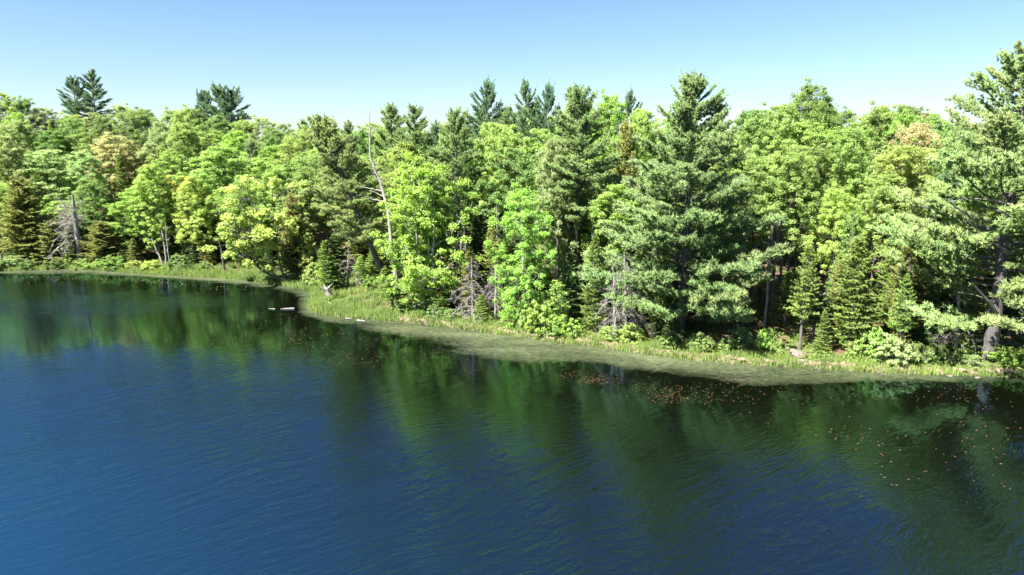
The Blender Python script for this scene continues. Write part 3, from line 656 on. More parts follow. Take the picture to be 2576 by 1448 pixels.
def hpine(px, yt, off, hw, base, seed, n, col, lab, tr, lean=(0, 0), basepx=None, **kw):
    Y = sh(px) + off; b = PD(basepx or px, yt, Y)
    top = PD(px, yt, Y); gg = g1(b[0], Y)
    return boughed_pine(b[0], Y, top[2] - gg, hw/F*Y/math.cos(PITCH), base, seed, n, col, lab, tr, lean, **kw)
hpine(1745, 186, 5.2, 250, 0.09, 501, 150, 'pine', 'great spreading pine, the tallest and widest at the water right of centre', 0.42, pw=0.80)
hpine(1462, 212, 11, 125, 0.34, 502, 92, 'pine', 'big two-topped pine with dark bare lower trunks in the centre', 0.36)
hpine(1146, 272, 12, 100, 0.34, 503, 80, 'pine', 'dense pine rising behind the large bright maple', 0.3)
Yl = sh(985) + 9.0
bl = PD(985, 700, Yl); tp = PD(792, 288, Yl)
boughed_pine(bl[0], Yl, tp[2] - g1(bl[0], Yl), 4.3, 0.30, 504, 90, 'pinelight', 'pine leaning left over the cove on a bare slanting trunk', 0.33, (tp[0]-bl[0], 0))
hpine(868, 330, 17, 80, 0.3, 505, 60, 'pine', 'upright pine behind the top of the left-leaning pine', 0.25)
Yr = sh(2485) + 2.6
br = PD(2485, 900, Yr); tr_ = PD(2604, 128, Yr)
boughed_pine(br[0], Yr, tr_[2] - g1(br[0], Yr), 7.8, 0.15, 506, 108, 'pinelight', 'huge pine at the right edge with a thick dark trunk leaning right', 0.52, (tr_[0]-br[0], 0.5), gap=0.12, pw=0.5)

# ---------------------------------------------------------------- the trunks leaning over the cove
def px_path(pts, Y, dY=0.0, org=(0, 0, 0)):
    return np.array([PD(a, b, Y - dY*i) for i, (a, b) in enumerate(pts)]) - np.array(org)
Yb = P(728, 716)[1] + 0.3; org = np.array(PD(730, 718, Yb)); org[2] = 0
root = link('leaning_tree', None, None, tuple(org)); tag(root, 'tree whose dark trunks fork at the bank and lean left over the cove', 'broadleaf tree')
stems = [([(734, 724), (712, 706), (690, 697), (664, 684), (640, 664), (618, 640), (602, 600), (590, 550)], 0.20),
         ([(700, 701), (682, 682), (660, 668), (648, 655), (630, 610), (640, 560), (632, 500)], 0.12),
         ([(722, 714), (712, 690), (704, 664), (698, 630), (694, 590), (690, 540), (684, 470)], 0.13)]
rng = np.random.default_rng(9); gl = Geo(); cen = []
for pts, r in stems:
    gt = Geo(); pp = px_path(pts, Yb, 0.25, org); tube(gt, pp, r*(1 - np.linspace(0, 1, len(pp))*0.8), 8)
    for q in range(26):
        u = 0.58 + 0.42*rng.random(); b = np.array([np.interp(u, np.linspace(0, 1, len(pp)), pp[:, w]) for w in range(3)])
        e = b + rng.normal(size=3)*np.array([1.3, 1.1, 0.9]) + np.array([-0.2, 0, 0.6]); cen.append(e)
        tube(gt, np.array([b, (b+e)/2 + rng.normal(size=3)*0.1, e]), [0.035, 0.022, 0.008], 4, cap=False)
    link('trunk', gt.mesh('leaning_trunk', [M_BARKD]), root)
cen = np.array(cen); leaves(gl, cen, 0.45 + 0.4*rng.random(len(cen)), 85, 0.25, rng)
link('crown', gl.mesh('leaning_crown', [M_LEAF], False), root, color=COL['lime'])
REG.append([root, (670, 600), 'leaning_tree', org[0], Yb, 3, 'lime', False])

# ---------------------------------------------------------------- snags and dead trees
def branch_on(root, meshes, p, az, el, sc, rng):
    o = link('branch', meshes[int(rng.integers(0, len(meshes)))], root)
    o.matrix_local = Matrix.Translation(Vector(p)) @ Matrix.Rotation(az, 4, 'Z') @ Matrix.Rotation(-el, 4, 'Y') @ Matrix.Scale(sc, 4)
def snag(pts, Y, rads, label, branches, m, name='dead_tree', seed=0):
    org = PD(*pts[0], Y); gzv = g1(org[0], Y); org = np.array([org[0], Y, gzv])
    root = link(name, None, None, tuple(org)); tag(root, label, 'dead tree')
    pp = px_path(pts, Y, 0, org); pp[0, 2] = -0.3; n = 24; t = np.linspace(0, 1, len(pp)); tt = np.linspace(0, 1, n); rng = np.random.default_rng(seed)
    q = np.stack([np.interp(tt, t, pp[:, k]) for k in range(3)], 1); q[1:-1] += rng.normal(size=(n-2, 3))*0.02
    g = Geo(); tube(g, q, np.interp(tt, t, rads), 8); link('trunk', g.mesh('dead_trunk', [m]), root)
    for bp, r in branches:
        g = Geo(); b = px_path(bp, Y, 0.12, org); n2 = len(b)*3; t2 = np.linspace(0, 1, n2); b2 = np.stack([np.interp(t2, np.linspace(0, 1, len(b)), b[:, k]) for k in range(3)], 1)
        b2[1:-1] += rng.normal(size=(n2-2, 3))*0.03; tube(g, b2, r*(1 - t2*0.75), 5); link('branch', g.mesh('dead_limb', [m]), root)
    return root, pp, rng
Ys = sh(985) + 3.9
snag([(1000, 770), (990, 640), (972, 510), (957, 458), (949, 444), (941, 421), (933, 395), (930, 364), (932, 330), (929, 306), (932, 264)], Ys,
     [0.20, 0.18, 0.15, 0.13, 0.125, 0.115, 0.09, 0.075, 0.055, 0.04, 0.012], 'tall bleached snag whose thin bare tip rises above the left-centre skyline',
     [([(929, 339), (915, 330), (900, 316)], 0.06), ([(933, 328), (937, 310)], 0.05), ([(950, 446), (943, 440), (936, 428)], 0.09), ([(966, 482), (945, 479), (925, 473), (906, 470)], 0.085),
      ([(966, 496), (950, 488), (929, 480)], 0.08), ([(968, 508), (940, 504), (918, 494)], 0.08), ([(957, 462), (968, 455), (958, 448), (944, 450)], 0.06), ([(940, 420), (928, 416)], 0.04)], M_DEAD, seed=3)
r_, pp, rng = snag([(200, 668), (197, 611), (190, 560), (185, 520), (182, 490)], sh(190) + 2.2, [0.34, 0.30, 0.25, 0.2, 0.10], 'broken grey snag with a skirt of bare branches on the left shore', [], M_TWIG, seed=4)
for k in range(36):
    u = 0.28 + 0.55*rng.random()**1.3; p = [np.interp(u, np.linspace(0, 1, len(pp)), pp[:, q]) for q in range(3)]
    branch_on(r_, DBL, p, math.pi + rng.normal()*1.2, rng.normal()*0.2 - 0.1, (1.5 + 1.0*rng.random())*(1.1-0.6*u), rng)
def dead_fir(px, yt, off, base, n, sc, label, seed, lean=0, u0=0.15):
    Y = sh(px) + off; gy = proj((PD(px, yt, Y)[0], Y, g1(PD(px, yt, Y)[0], Y)))[1]
    r, pp, rng = snag([(px, gy), (px + lean*0.5, (gy+yt)/2), (px + lean, yt)], Y, [0.13, 0.09, 0.02], label, [], M_TWIG, seed=seed)
    for k in range(n):
        u = u0 + (0.97-u0)*(k + rng.random())/n; p = [np.interp(u, (0, .5, 1), pp[:, q]) for q in range(3)]
        branch_on(r, DB, p, k*2.4 + rng.normal()*0.3, 0.15*rng.normal() + 0.3*u - 0.25, sc*(1.15-u)*(0.7+0.6*rng.random()), rng)
    return r
dead_fir(1190, 645, 2.2, 0, 46, 1.5, 'tangled grey dead tree with drooping twigs left of the half-dead fir', 21, -4)
dead_fir(1246, 640, 2.6, 0, 44, 1.15, 'half-dead grey fir right of the tangled dead tree', 22, 2, 0.3)
dead_fir(1250, 512, 7.5, 0, 40, 0.9, 'bare spiky dead spire rising above the half-dead fir', 23)
dead_fir(1160, 488, 6.0, 0, 44, 0.9, 'tall thin dead conifer beside the large bright maple', 24)
dead_fir(1574, 628, 3.0, 0, 48, 1.5, 'dead grey fir left of the great pine', 25, -2, 0.25)
dead_fir(1548, 660, 2.4, 0, 30, 1.2, 'smaller leaning dead fir in front of the dead grey fir', 26, -6, 0.1)
dead_fir(876, 620, 10.5, 0, 30, 1.2, 'small dead fir with twiggy lower branches on the headland', 27)
dead_fir(2098, 655, 8.5, 0, 34, 1.1, 'dead grey fir between the two maples\' shade and the broad fir', 28)
dead_fir(2405, 720, 3.5, 0, 30, 1.3, 'tangle of grey dead twigs left of the edge pine trunk', 29, 10)
dead_fir(1098, 770, 1.6, 0, 22, 0.9, 'stunted bare dead tree at the grass edge under the large bright maple', 30)
# dead limbs on the right-hand pine
pr = [r for r in REG if 'huge pine' in r[0].get('label', '')][0][0]; po = np.array(pr.location)
for pts, r in [([(2512, 800), (2495, 770), (2470, 742), (2452, 722), (2440, 712)], 0.14), ([(2500, 760), (2450, 742), (2410, 736)], 0.06), ([(2576, 790), (2560, 772), (2540, 752), (2525, 728), (2515, 705), (2500, 700)], 0.06),
               ([(2545, 640), (2500, 612), (2440, 604), (2395, 606)], 0.09), ([(2560, 520), (2500, 505), (2450, 500), (2385, 508)], 0.08), ([(2568, 440), (2500, 420), (2430, 408)], 0.08),
               ([(2575, 340), (2520, 322), (2480, 300)], 0.08), ([(2450, 555), (2430, 538), (2400, 520), (2388, 500)], 0.09)]:
    g = Geo(); b = px_path(pts, po[1] - 0.6, 0.25, po); tube(g, b, r*(1 - np.linspace(0, 1, len(b))*0.75), 6)
    link('dead_limb', g.mesh('edge_pine_limb', [M_BARKD if r > 0.1 else M_TWIG]), pr)

# ---------------------------------------------------------------- slim bare trunks seen under the canopy
def slim(px, yt, off, r, m, label, lean=0.0, group=None):
    Y = sh(px) + off; top = PD(px, yt, Y); gg = g1(top[0], Y); H = top[2] - gg; rng = np.random.default_rng(int(px))
    g = Geo(); t = np.linspace(0, 1, 9); p = np.stack([lean*t + np.r_[0, np.cumsum(rng.normal(size=8)*0.05)], np.r_[0, np.cumsum(rng.normal(size=8)*0.03)], -0.3 + (H+0.3)*t], 1)
    tube(g, p, r*(1-0.55*t), 7); root = link('bare_trunk', None, None, (top[0] - lean, Y, gg)); tag(root, label, 'bare tree', group)
    link('trunk', g.mesh('slim_trunk', [m]), root)
    for k in range(5):
        a = rng.random()*6.28; q = p[3 + k]; g = Geo(); e = q + np.array([math.cos(a)*0.8, math.sin(a)*0.8, 0.3]); tube(g, np.array([q, (q+e)/2 + [0, 0, -.05], e]), [0.03, 0.02, 0.006], 4)
        link('branch', g.mesh('stub', [m]), root)
SL = [(1818, 520, 12, 0.09, M_BARK, 'thinner left one of two slim trunks on the leaf-strewn slope right of the great pine', 0),
      (1838, 520, 12.5, 0.10, M_BARK, 'right one of two slim trunks on the leaf-strewn slope right of the great pine', 0),
      (1895, 520, 14, 0.15, M_BARKD, 'crooked dark trunk on the slope between the slim pair and the twin dark trunks', -0.5),
      (1945, 540, 7.5, 0.22, M_BARKD, 'left of the twin dark trunks right of the great pine', 0), (1962, 545, 8, 0.20, M_BARKD, 'right of the twin dark trunks right of the great pine', 0.2),
      (1937, 620, 7.0, 0.10, M_BARKL, 'pale thin trunk leaning on the twin dark trunks', 0),
      (1432, 560, 9.5, 0.17, M_BARKD, 'left of the dark trunks under the two-topped pine', 0), (1452, 560, 10, 0.15, M_BARKD, 'right of the dark trunks under the two-topped pine', 0),
      (1403, 600, 4.6, 0.17, M_BARKD, 'single dark trunk just right of the bright shore maple', 0),
      (1484, 560, 8.5, 0.07, M_BARKL, 'thin white curved trunk above the neat fir', -0.8),
      (1170, 560, 5.5, 0.12, M_BARK, 'grey trunk left of the tangled dead tree', 0), (1146, 620, 4.5, 0.09, M_BARK, 'thin grey trunk under the right boughs of the large bright maple', 0),
      (1270, 600, 7, 0.10, M_BARKD, 'dark thin trunk behind the half-dead fir', 0),
      (2180, 560, 12, 0.14, M_BARK, 'grey trunk behind the tip of the broad fir', 0), (2206, 560, 13, 0.16, M_BARK, 'thicker grey trunk right of the broad fir tip', 0.3), (2110, 590, 10, 0.13, M_BARKD, 'dark trunk between the raised fir and the broad fir', 0),
      (405, 560, 3.2, 0.10, M_BARKL, 'slim pale trunk by the yellow shrubs, the straightest of its three', 0), (418, 560, 3.5, 0.06, M_BARKL, 'thinnest pale trunk by the yellow shrubs', 0), (375, 580, 3.0, 0.10, M_BARKL, 'slim pale trunk slanting left above the yellow shrubs', -1.4),
      (554, 600, 2.2, 0.16, M_BARKD, 'dark trunk standing in the sedge at the middle of the bay', -0.3), (293, 440, 17, 0.13, M_BARKL, 'pale trunk showing below the tan-leaved maple', 0),
      (1075, 600, 4.2, 0.12, M_BARKL, 'pale trunk inside the large bright maple', -0.5), (2290, 640, 3.5, 0.13, M_BARKD, 'dark trunk behind the round shore bush', 0)]
for a in SL: slim(a[0], a[1], a[2], a[3], a[4], a[5], a[6])

# ---------------------------------------------------------------- shore shrubs
SHRUB = [(62, 655, 0.5, 28, 'deep', 'dark bush hanging over the water under the far left cedar'), (140, 652, 0.5, 30, 'deep', 'dark bush hanging over the water between the far left cedars'), (212, 650, 0.5, 26, 'green', 'drooping green bush at the waterline below the broken snag'), (5, 650, 0.6, 28, 'deep', 'dark bush at the left edge of the frame on the waterline'),
 (335, 657, 1.5, 24, 'lime', 'yellowish shrub at the water left of the slim pale trunks'), (382, 655, 1.6, 26, 'lime', 'yellowish shrub below the slim pale trunks'),
 (290, 640, 1.2, 34, 'fir', 'low olive bush on the left shore near the broken snag'), (250, 655, 1.0, 26, 'yellowgreen', 'rounded bush right under the broken snag'),
 (445, 640, 1.8, 28, 'green', 'small green bush at the left end of the sedge bay'), (520, 655, 2.8, 20, 'green', 'small bush behind the sedge in the bay'),
 (170, 650, 1.0, 22, 'yellowgreen', 'low bush left of the broken snag'), (95, 652, 1.2, 24, 'olive', 'dull olive bush under the far left cedar'), (30, 640, 1.4, 26, 'pale', 'pale bush at the far left water edge'),
 (792, 660, 10.5, 34, 'yellowgreen', 'rounded pale bush left of the small fir on the headland'), (846, 680, 9.0, 26, 'fir', 'bush behind the driftwood stump'),
 (1362, 752, 1.1, 46, 'bright', 'leafy bright bush hanging over the water below the shore maple'), (1420, 790, 0.9, 36, 'bright', 'dense bush at the water edge left of the neat fir'), (1318, 760, 1.6, 26, 'yellowgreen', 'bush at the right end of the grassy bank'),
 (1392, 800, 0.7, 34, 'green', 'dark low bush drooping into the pondweed'), (1535, 818, 1.2, 34, 'yellowgreen', 'yellow-green bush left of the great pine foot'), (1590, 812, 1.4, 32, 'yellowgreen', 'second yellow-green bush left of the great pine foot'),
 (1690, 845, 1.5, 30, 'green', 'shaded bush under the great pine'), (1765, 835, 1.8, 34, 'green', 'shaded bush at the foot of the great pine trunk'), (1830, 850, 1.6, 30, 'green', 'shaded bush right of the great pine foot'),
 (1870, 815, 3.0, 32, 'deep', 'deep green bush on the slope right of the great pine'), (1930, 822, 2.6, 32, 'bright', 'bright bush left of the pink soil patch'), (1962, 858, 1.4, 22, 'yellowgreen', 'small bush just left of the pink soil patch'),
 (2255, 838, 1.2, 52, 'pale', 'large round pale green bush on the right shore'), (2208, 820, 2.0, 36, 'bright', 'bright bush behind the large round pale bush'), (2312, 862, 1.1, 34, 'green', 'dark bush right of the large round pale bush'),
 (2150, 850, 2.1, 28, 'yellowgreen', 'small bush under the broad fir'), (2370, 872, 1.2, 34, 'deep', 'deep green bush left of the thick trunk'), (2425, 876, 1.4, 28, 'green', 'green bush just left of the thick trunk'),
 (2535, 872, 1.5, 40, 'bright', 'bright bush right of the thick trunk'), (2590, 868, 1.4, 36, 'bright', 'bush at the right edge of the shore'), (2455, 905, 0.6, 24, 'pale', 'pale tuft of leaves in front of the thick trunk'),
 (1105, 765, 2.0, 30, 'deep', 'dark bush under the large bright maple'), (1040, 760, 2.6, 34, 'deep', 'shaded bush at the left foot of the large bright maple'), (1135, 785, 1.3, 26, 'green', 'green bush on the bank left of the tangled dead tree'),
 (935, 690, 9.5, 22, 'fir', 'low bush on the headland below the leaning pine'), (1000, 745, 2.2, 26, 'green', 'bush on the grassy point beside the small dark fir')]
for k, (px, yt, off, hw, col, lab) in enumerate(SHRUB): place('bush', k, px, yt, sh(px) + off, hw, col, lab)

# ---------------------------------------------------------------- driftwood, logs, stones
def stick(p0, p1, r, m, label, name='log', z0=0.05, bend=0.04, forks=2, seed=0):
    a = P(*p0, z0); b = P(*p1, z0); a[2] = max(a[2], g1(a[0], a[1]) + r*0.6); b[2] = max(b[2], g1(b[0], b[1]) + r*0.6); rng = np.random.default_rng(seed)
    c = a.copy(); L = np.linalg.norm(b-a); t = np.linspace(0, 1, 8)[:, None]; p = (a*(1-t) + b*t) - c; p[1:-1] += rng.normal(size=(6, 3))*bend*L*np.array([1, 1, .4])*0.5
    g = Geo(); tube(g, p, r*(1-0.6*t[:, 0])*(1 + 0.1*rng.normal(size=8)), 8)
    for k in range(forks):
        q = p[2 + k*2]; e = q + rng.normal(size=3)*L*0.14 + np.array([0, 0, 0.06]); tube(g, np.array([q, (q+e)/2, e]), [r*0.4, r*0.3, r*0.1], 4)
    tag(link(name, g.mesh(name, [m]), None, tuple(c)), label, 'log')
stick((740, 777), (706, 778), 0.10, M_TWIG, 'pale log floating in the cove, the longer of two', z0=0.03, seed=1, forks=0)
stick((692, 778), (676, 777), 0.05, M_TWIG, 'short pale stick floating left of the longer floating log', z0=0.04, seed=2, forks=1)
stick((828, 770), (852, 778), 0.10, M_DEAD, 'white log lying in the grass below the driftwood stump', seed=3)
stick((846, 746), (876, 726), 0.10, M_DEAD, 'curved grey limb lying just right of the driftwood stump', seed=4)
stick((852, 752), (882, 745), 0.06, M_DEAD, 'thin grey stick right of the driftwood stump', seed=5)
stick((868, 802), (884, 802), 0.06, M_DEAD, 'small pale stick in the sedge at the tip of the grassy point', seed=6, forks=0)
stick((898, 806), (918, 808), 0.07, M_DEAD, 'short pale log at the waterline of the grassy point', seed=7, forks=0)
stick((1192, 829), (1214, 803), 0.10, M_DEAD, 'white pole slanting from the grassy bank into the pond', seed=8, forks=1)
stick((1240, 826), (1270, 818), 0.09, M_DEAD, 'broken pale log in the bank right of the slanting pole', seed=9)
stick((905, 728), (950, 712), 0.08, M_DEAD, 'long stick on the open ground of the headland', seed=10)
stick((890, 741), (930, 736), 0.06, M_TWIG, 'brown stick on the open ground of the headland', seed=11)
stick((925, 750), (960, 742), 0.05, M_TWIG, 'short brown stick near the large bright maple', seed=12)
stick((1560, 770), (1600, 790), 0.07, M_TWIG, 'grey fallen limb under the dead fir', seed=13)
stick((1640, 815), (1690, 800), 0.07, M_DEAD, 'bare pole lying under the great pine', seed=14)
stick((1820, 800), (1870, 792), 0.08, M_TWIG, 'fallen limb on the slope right of the great pine', seed=15)
stick((100, 676), (118, 668), 0.07, M_DEAD, 'small pale stick on the far left shore', seed=16)
stick((380, 690), (360, 678), 0.06, M_DEAD, 'bleached twig lying in the shallows below the yellow shrubs', seed=17)
stick((10, 678), (-14, 640), 0.16, M_BARKD, 'dark trunk slanting out of the frame at the far left shore', seed=18)
stick((2048, 929), (2060, 927), 0.08, M_DEAD, 'short white stick at the waterline of the sunny bank', seed=19, forks=0)
# stump with upturned roots
c = P(826, 752, 0.3); c[2] = g1(c[0], c[1]); root = link('driftwood_stump', None, None, tuple(c)); tag(root, 'upturned grey driftwood stump with splayed roots on the headland', 'stump')
rng = np.random.default_rng(12); g = Geo(); p = np.array([[0.25, 0, -0.15], [0.15, 0, 0.3], [0, 0, 0.7], [-0.12, 0, 1.0]]); tube(g, p, [0.30, 0.34, 0.28, 0.22], 9); link('trunk', g.mesh('stump_body', [M_TWIG]), root)
for k in range(9):
    a = k*0.7 + rng.normal()*0.2; g = Geo(); s0 = p[-1] + [0, 0, -0.15*rng.random()]; e = s0 + np.array([math.cos(a)*0.7, math.sin(a)*0.5, 0.15 + 0.45*rng.random()]); m_i = (s0+e)/2 + rng.normal(size=3)*0.12
    tube(g, np.array([s0, m_i, e]), [0.11, 0.07, 0.015], 6); link('root', g.mesh('stump_root', [M_TWIG]), root)
def stone_mat():
    m, nt, out = mat('granite'); L = nt.links.new; no = N(nt, 'ShaderNodeTexNoise'); setv(no, Scale=9, Detail=8, Roughness=0.7)
    cr = N(nt, 'ShaderNodeValToRGB'); e = cr.color_ramp.elements; e[0].position = 0.35; e[0].color = (0.10, 0.075, 0.065, 1); e[1].position = 0.68; e[1].color = (0.27, 0.20, 0.175, 1)
    p = N(nt, 'ShaderNodeBsdfPrincipled'); setv(p, Roughness=0.9); L(no.outputs[0], cr.inputs[0]); L(cr.outputs[0], p.inputs['Base Color']); L(p.outputs[0], out.inputs[0]); return m
M_STONE = stone_mat()
def stone(px, py, r, label, sq=0.5, seed=0):
    c = P(px, py, 0.3); c[2] = max(0.0, g1(c[0], c[1])); rng = np.random.default_rng(seed); u = np.linspace(0, math.pi, 9); v = np.linspace(0, 2*math.pi, 15)[:-1]
    V = np.array([[math.sin(a)*math.cos(b), math.sin(a)*math.sin(b), math.cos(a)] for a in u for b in v]); ax = unit(rng.normal(size=(9, 3)))
    k = 1 - 0.35*np.maximum(0, (V @ ax.T) - 0.55).sum(1); V = V*k[:, None]*np.array([r, r*0.8, r*sq])
    Fc = [(i*14+j, i*14+(j+1) % 14, (i+1)*14+(j+1) % 14, (i+1)*14+j) for i in range(8) for j in range(14)]
    g = Geo(); g.add(V, Fc); tag(link('stone', g.mesh('stone', [M_STONE], False), None, tuple(c)), label, 'stone')
stone(2006, 892, 0.75, 'pinkish boulder half sunk in the bank below the bare-trunked fir', 0.5, 1)
stone(1992, 880, 0.4, 'smaller pinkish stone behind the boulder on the sunny bank', 0.5, 2)
stone(2392, 936, 0.22, 'flat stone at the waterline left of the thick trunk', 0.35, 3)
stone(2462, 940, 0.22, 'flat stone at the waterline in front of the thick trunk', 0.3, 4)
stone(960, 728, 0.35, 'pale stone on the open ground of the headland', 0.4, 5)
stone(2020, 905, 0.3, 'small stone in the grass in front of the boulder', 0.5, 6)

# ---------------------------------------------------------------- sedge, straw, ground cover
rng = np.random.default_rng(77)
def blades(name, n, width, hgt, col, label, wfun, seed, bw=0.036, back=0.6, cat='grass', dens=None):
    rng = np.random.default_rng(seed); fr = np.array([P(x, y)[:2] for x, y in SHORE_PX]); d = np.r_[0, np.cumsum(np.hypot(*np.diff(fr, axis=0).T))]
    u = rng.random(n*3)*d[-1]; bx = np.interp(u, d, fr[:, 0]); by = np.interp(u, d, fr[:, 1]); ang = rng.random(n*3)*6.28; rr = rng.random(n*3)*9
    Xc = bx + np.cos(ang)*rr; Yc = by + np.sin(ang)*rr; s = shore_sd(Xc, Yc); px, _ = proj(np.stack([Xc, Yc, 0*Xc], 1))
    w = wfun(px); edge = 0.2 + 0.8*(wob(Xc, Yc, 1.3, seed) > -0.2)
    keep = (s > -0.25 - 0.35*rng.random(n*3)) & (s < w*(0.6 + 0.4*rng.random(n*3))*edge) & (rng.random(n*3) < (1.15 - rr/12)) & (wob(Xc, Yc, 0.8, seed+2) > (-0.9 if dens is None else dens))
    Xc = Xc[keep][:n]; Yc = Yc[keep][:n]; m = len(Xc); z = np.maximum(gz(Xc, Yc), -0.1) - 0.03
    hh = (hgt*(0.55 + 0.6*rng.random(m))*(1 + 0.3*wob(Xc, Yc, 1.0, 5)))[:, None]; a = rng.random(m)*math.pi; b = np.stack([np.cos(a), np.sin(a), 0*a], 1)*bw*0.5
    ln = rng.normal(size=(m, 3))*np.array([0.22, 0.22, 0.0])*hh; B = np.stack([Xc, Yc, z], 1); up = np.array([0, 0, 1.0])*hh
    V = np.stack([B - b, B + b, B + up*0.62 + ln*0.35 + b*0.7, B + up + ln, B + up*0.62 + ln*0.35 - b*0.7], 1)
    g = Geo(); base = np.arange(m)[:, None]*5; t = np.clip(0.5 + 0.3*wob(Xc, Yc, 2.2, 8) + 0.25*rng.normal(size=m), 0, 1)
    g.add(V.reshape(-1, 3), base + np.array([0, 1, 2, 4]), 0, np.repeat(t, 5)); f = base + np.array([4, 2, 3]); g.f3.append(f); g.m3.append(np.zeros(m, int))
    tag(link(name, g.mesh(name, [M_GRASS], False), None, color=col), label, cat, kind='stuff')
gw = lambda px: interp([(-150, 0.3), (140, 0.4), (250, 0.8), (320, 1.8), (430, 3.5), (560, 6.5), (690, 6.0), (740, 2.0), (780, 7.0), (830, 10.0), (930, 8.0), (1000, 3.2), (1160, 1.6), (1240, 1.8), (1330, 1.8), (1380, 0.7), (1500, 0.9), (1640, 1.5), (1800, 1.4), (1960, 1.0), (2150, 1.1), (2220, 0.5), (2700, 0.5)], px)
blades('sedge', 95000, 0, 0.58, (0.110, 0.172, 0.042), 'bright green sedge growing along the water edge', gw, 1)
blades('dry_grass', 6000, 0, 0.38, (0.22, 0.17, 0.10), 'straw-coloured dead grass hanging on the bank edge', lambda px: gw(px)*0.0 + 0.9, 2, 0.06, dens=0.15)
# leafy ground cover
def cover(name, n, s0, s1, size, col, label, seed, hgt=0.3, per=22, pmin=-999):
    rng = np.random.default_rng(seed); Xc = rng.uniform(-75, 48, n*6); Yc = rng.uniform(42, 112, n*6); s = shore_sd(Xc, Yc)
    keep = (proj(np.stack([Xc, Yc, 0*Xc], 1))[0] > pmin) & (s > s0) & (s < s1) & (wob(Xc, Yc, 2.6, seed) > rng.uniform(-0.6, 0.4, n*6)); Xc = Xc[keep][:n]; Yc = Yc[keep][:n]
    cen = np.stack([Xc, Yc, gz(Xc, Yc) + hgt*0.5*rng.random(len(Xc))], 1); g = Geo(); leaves(g, cen, hgt*(0.7 + 0.8*rng.random(len(cen))), per, size, rng, 0, 0.7)
    tag(link(name, g.mesh(name, [M_LEAF], False), None, color=col), label, 'plants', kind='stuff')
cover('ground_cover', 2600, 0.7, 12, 0.15, (0.10, 0.15, 0.03), 'leafy low plants carpeting the ground behind the bank', 4)
cover('fern_cover', 2600, 3, 34, 0.17, (0.07, 0.12, 0.025), 'ferns and seedlings scattered on the forest floor', 5, 0.4, 20)

cover('bank_plants', 900, 0.1, 2.6, 0.15, (0.13, 0.20, 0.045), 'knee-high leafy plants crowding the bank right of the grassy point', 8, 0.5, 34, 1340)
# exposed bank: soil and roots at the edge, right side
def bank():
    pts = [P(x, y)[:2] for x, y in SHORE_PX if x >= 1000]; q = resample(pts, 420); d = np.gradient(q, axis=0); nrm = np.stack([-d[:, 1], d[:, 0]], 1); nrm = unit(nrm)
    test = shore_sd(q[:, 0] + nrm[:, 0]*0.5, q[:, 1] + nrm[:, 1]*0.5); nrm *= np.sign(test)[:, None]; rng = np.random.default_rng(6)
    prof = [(-0.10, -0.25), (-0.16, 0.03), (-0.04, 0.14), (0.02, 0.26), (0.25, 0.34), (0.7, 0.33)]; V = []
    for k, (o, z) in enumerate(prof):
        w = 0.13*np.sin(np.arange(420)*0.37 + k) + 0.13*rng.normal(size=420); h = 0.05*rng.normal(size=420)*(k > 0)
        p = q + nrm*(o + w)[:, None]; zz = np.full(420, z) + h; 
        if k == 5: zz = gz(p[:, 0], p[:, 1]) - 0.06
        V.append(np.concatenate([p, zz[:, None]], 1))
    V = np.stack(V, 1).reshape(-1, 3); m_ = len(prof); i, j = np.meshgrid(np.arange(m_-1), np.arange(419)); qd = (j*m_ + i).ravel()
    g = Geo(); g.add(V, np.stack([qd, qd+1, qd+m_+1, qd+m_], 1)); tag(link('bank', g.mesh('bank', [wood_mat('bank_soil', (0.05, 0.035, 0.025), (0.36, 0.25, 0.19), 5, 0.95, 0.6, 0.8)])), kind='structure')
bank()

# ---------------------------------------------------------------- floating leaves
def pads(n, spots, size, cols, label, seed, name='floating_leaves'):
    rng = np.random.default_rng(seed); pts = []
    for k in range(n):
        a = spots[int(rng.integers(0, len(spots)))]
        px = a[0] + rng.normal()*a[2]; py = a[1] + rng.normal()*a[3] + (px-a[0])*a[4]; p = P(px, py)
        if shore_sd(p[0], p[1])[0] < -0.4: pts.append(p)
    pts = np.array(pts); m = len(pts); a = rng.random(m)*6.28; L = (size*(0.6+0.7*rng.random(m)))[:, None]
    t = np.stack([np.cos(a), np.sin(a), 0*a], 1)*L; b = np.stack([-np.sin(a), np.cos(a), 0*a], 1)*L*0.7; z = np.array([0, 0, 0.012]); up = np.array([0, 0, 0.02])
    V = np.stack([pts - t + z, pts - t*0.3 + b + z + up*0.6, pts + t*0.5 + b*0.8 + z, pts + t + z + up, pts + t*0.5 - b*0.8 + z, pts - t*0.3 - b + z + up*0.4], 1)
    g = Geo(); base = np.arange(m)[:, None]*6; g.add(V.reshape(-1, 3), base + np.array([0, 1, 2, 3]), 0, np.repeat(rng.random(m), 6)); g.f4.append(base + np.array([0, 3, 4, 5])); g.m4.append(np.zeros(m, int))
    tag(link(name, g.mesh(name, [M_GRASS], False), None, color=cols), label, 'leaves', kind='stuff')
pads(170, [(1470, 950, 42, 9, 0.12), (1500, 960, 30, 7, 0.05)], 0.042, (0.092, 0.064, 0.032), 'dense patch of orange leaves floating off the shore left of the great pine', 1)
pads(230, [(1665, 990, 36, 10, 0.1), (1740, 990, 70, 10, 0.15), (1700, 1005, 40, 9, 0)], 0.042, (0.092, 0.064, 0.032), 'patch of orange leaves floating below the great pine', 2)
pads(280, [(1000, 885, 120, 22, 0.1), (900, 905, 60, 12, 0), (1100, 905, 90, 16, 0.1)], 0.036, (0.10, 0.082, 0.042), 'scatter of tan leaves floating off the grassy point', 3)
pads(200, [(760, 850, 110, 28, 0.05), (660, 800, 70, 12, 0), (850, 870, 120, 20, 0)], 0.045, (0.12, 0.115, 0.07), 'faint scatter of pale leaves on open water near the cove', 4)
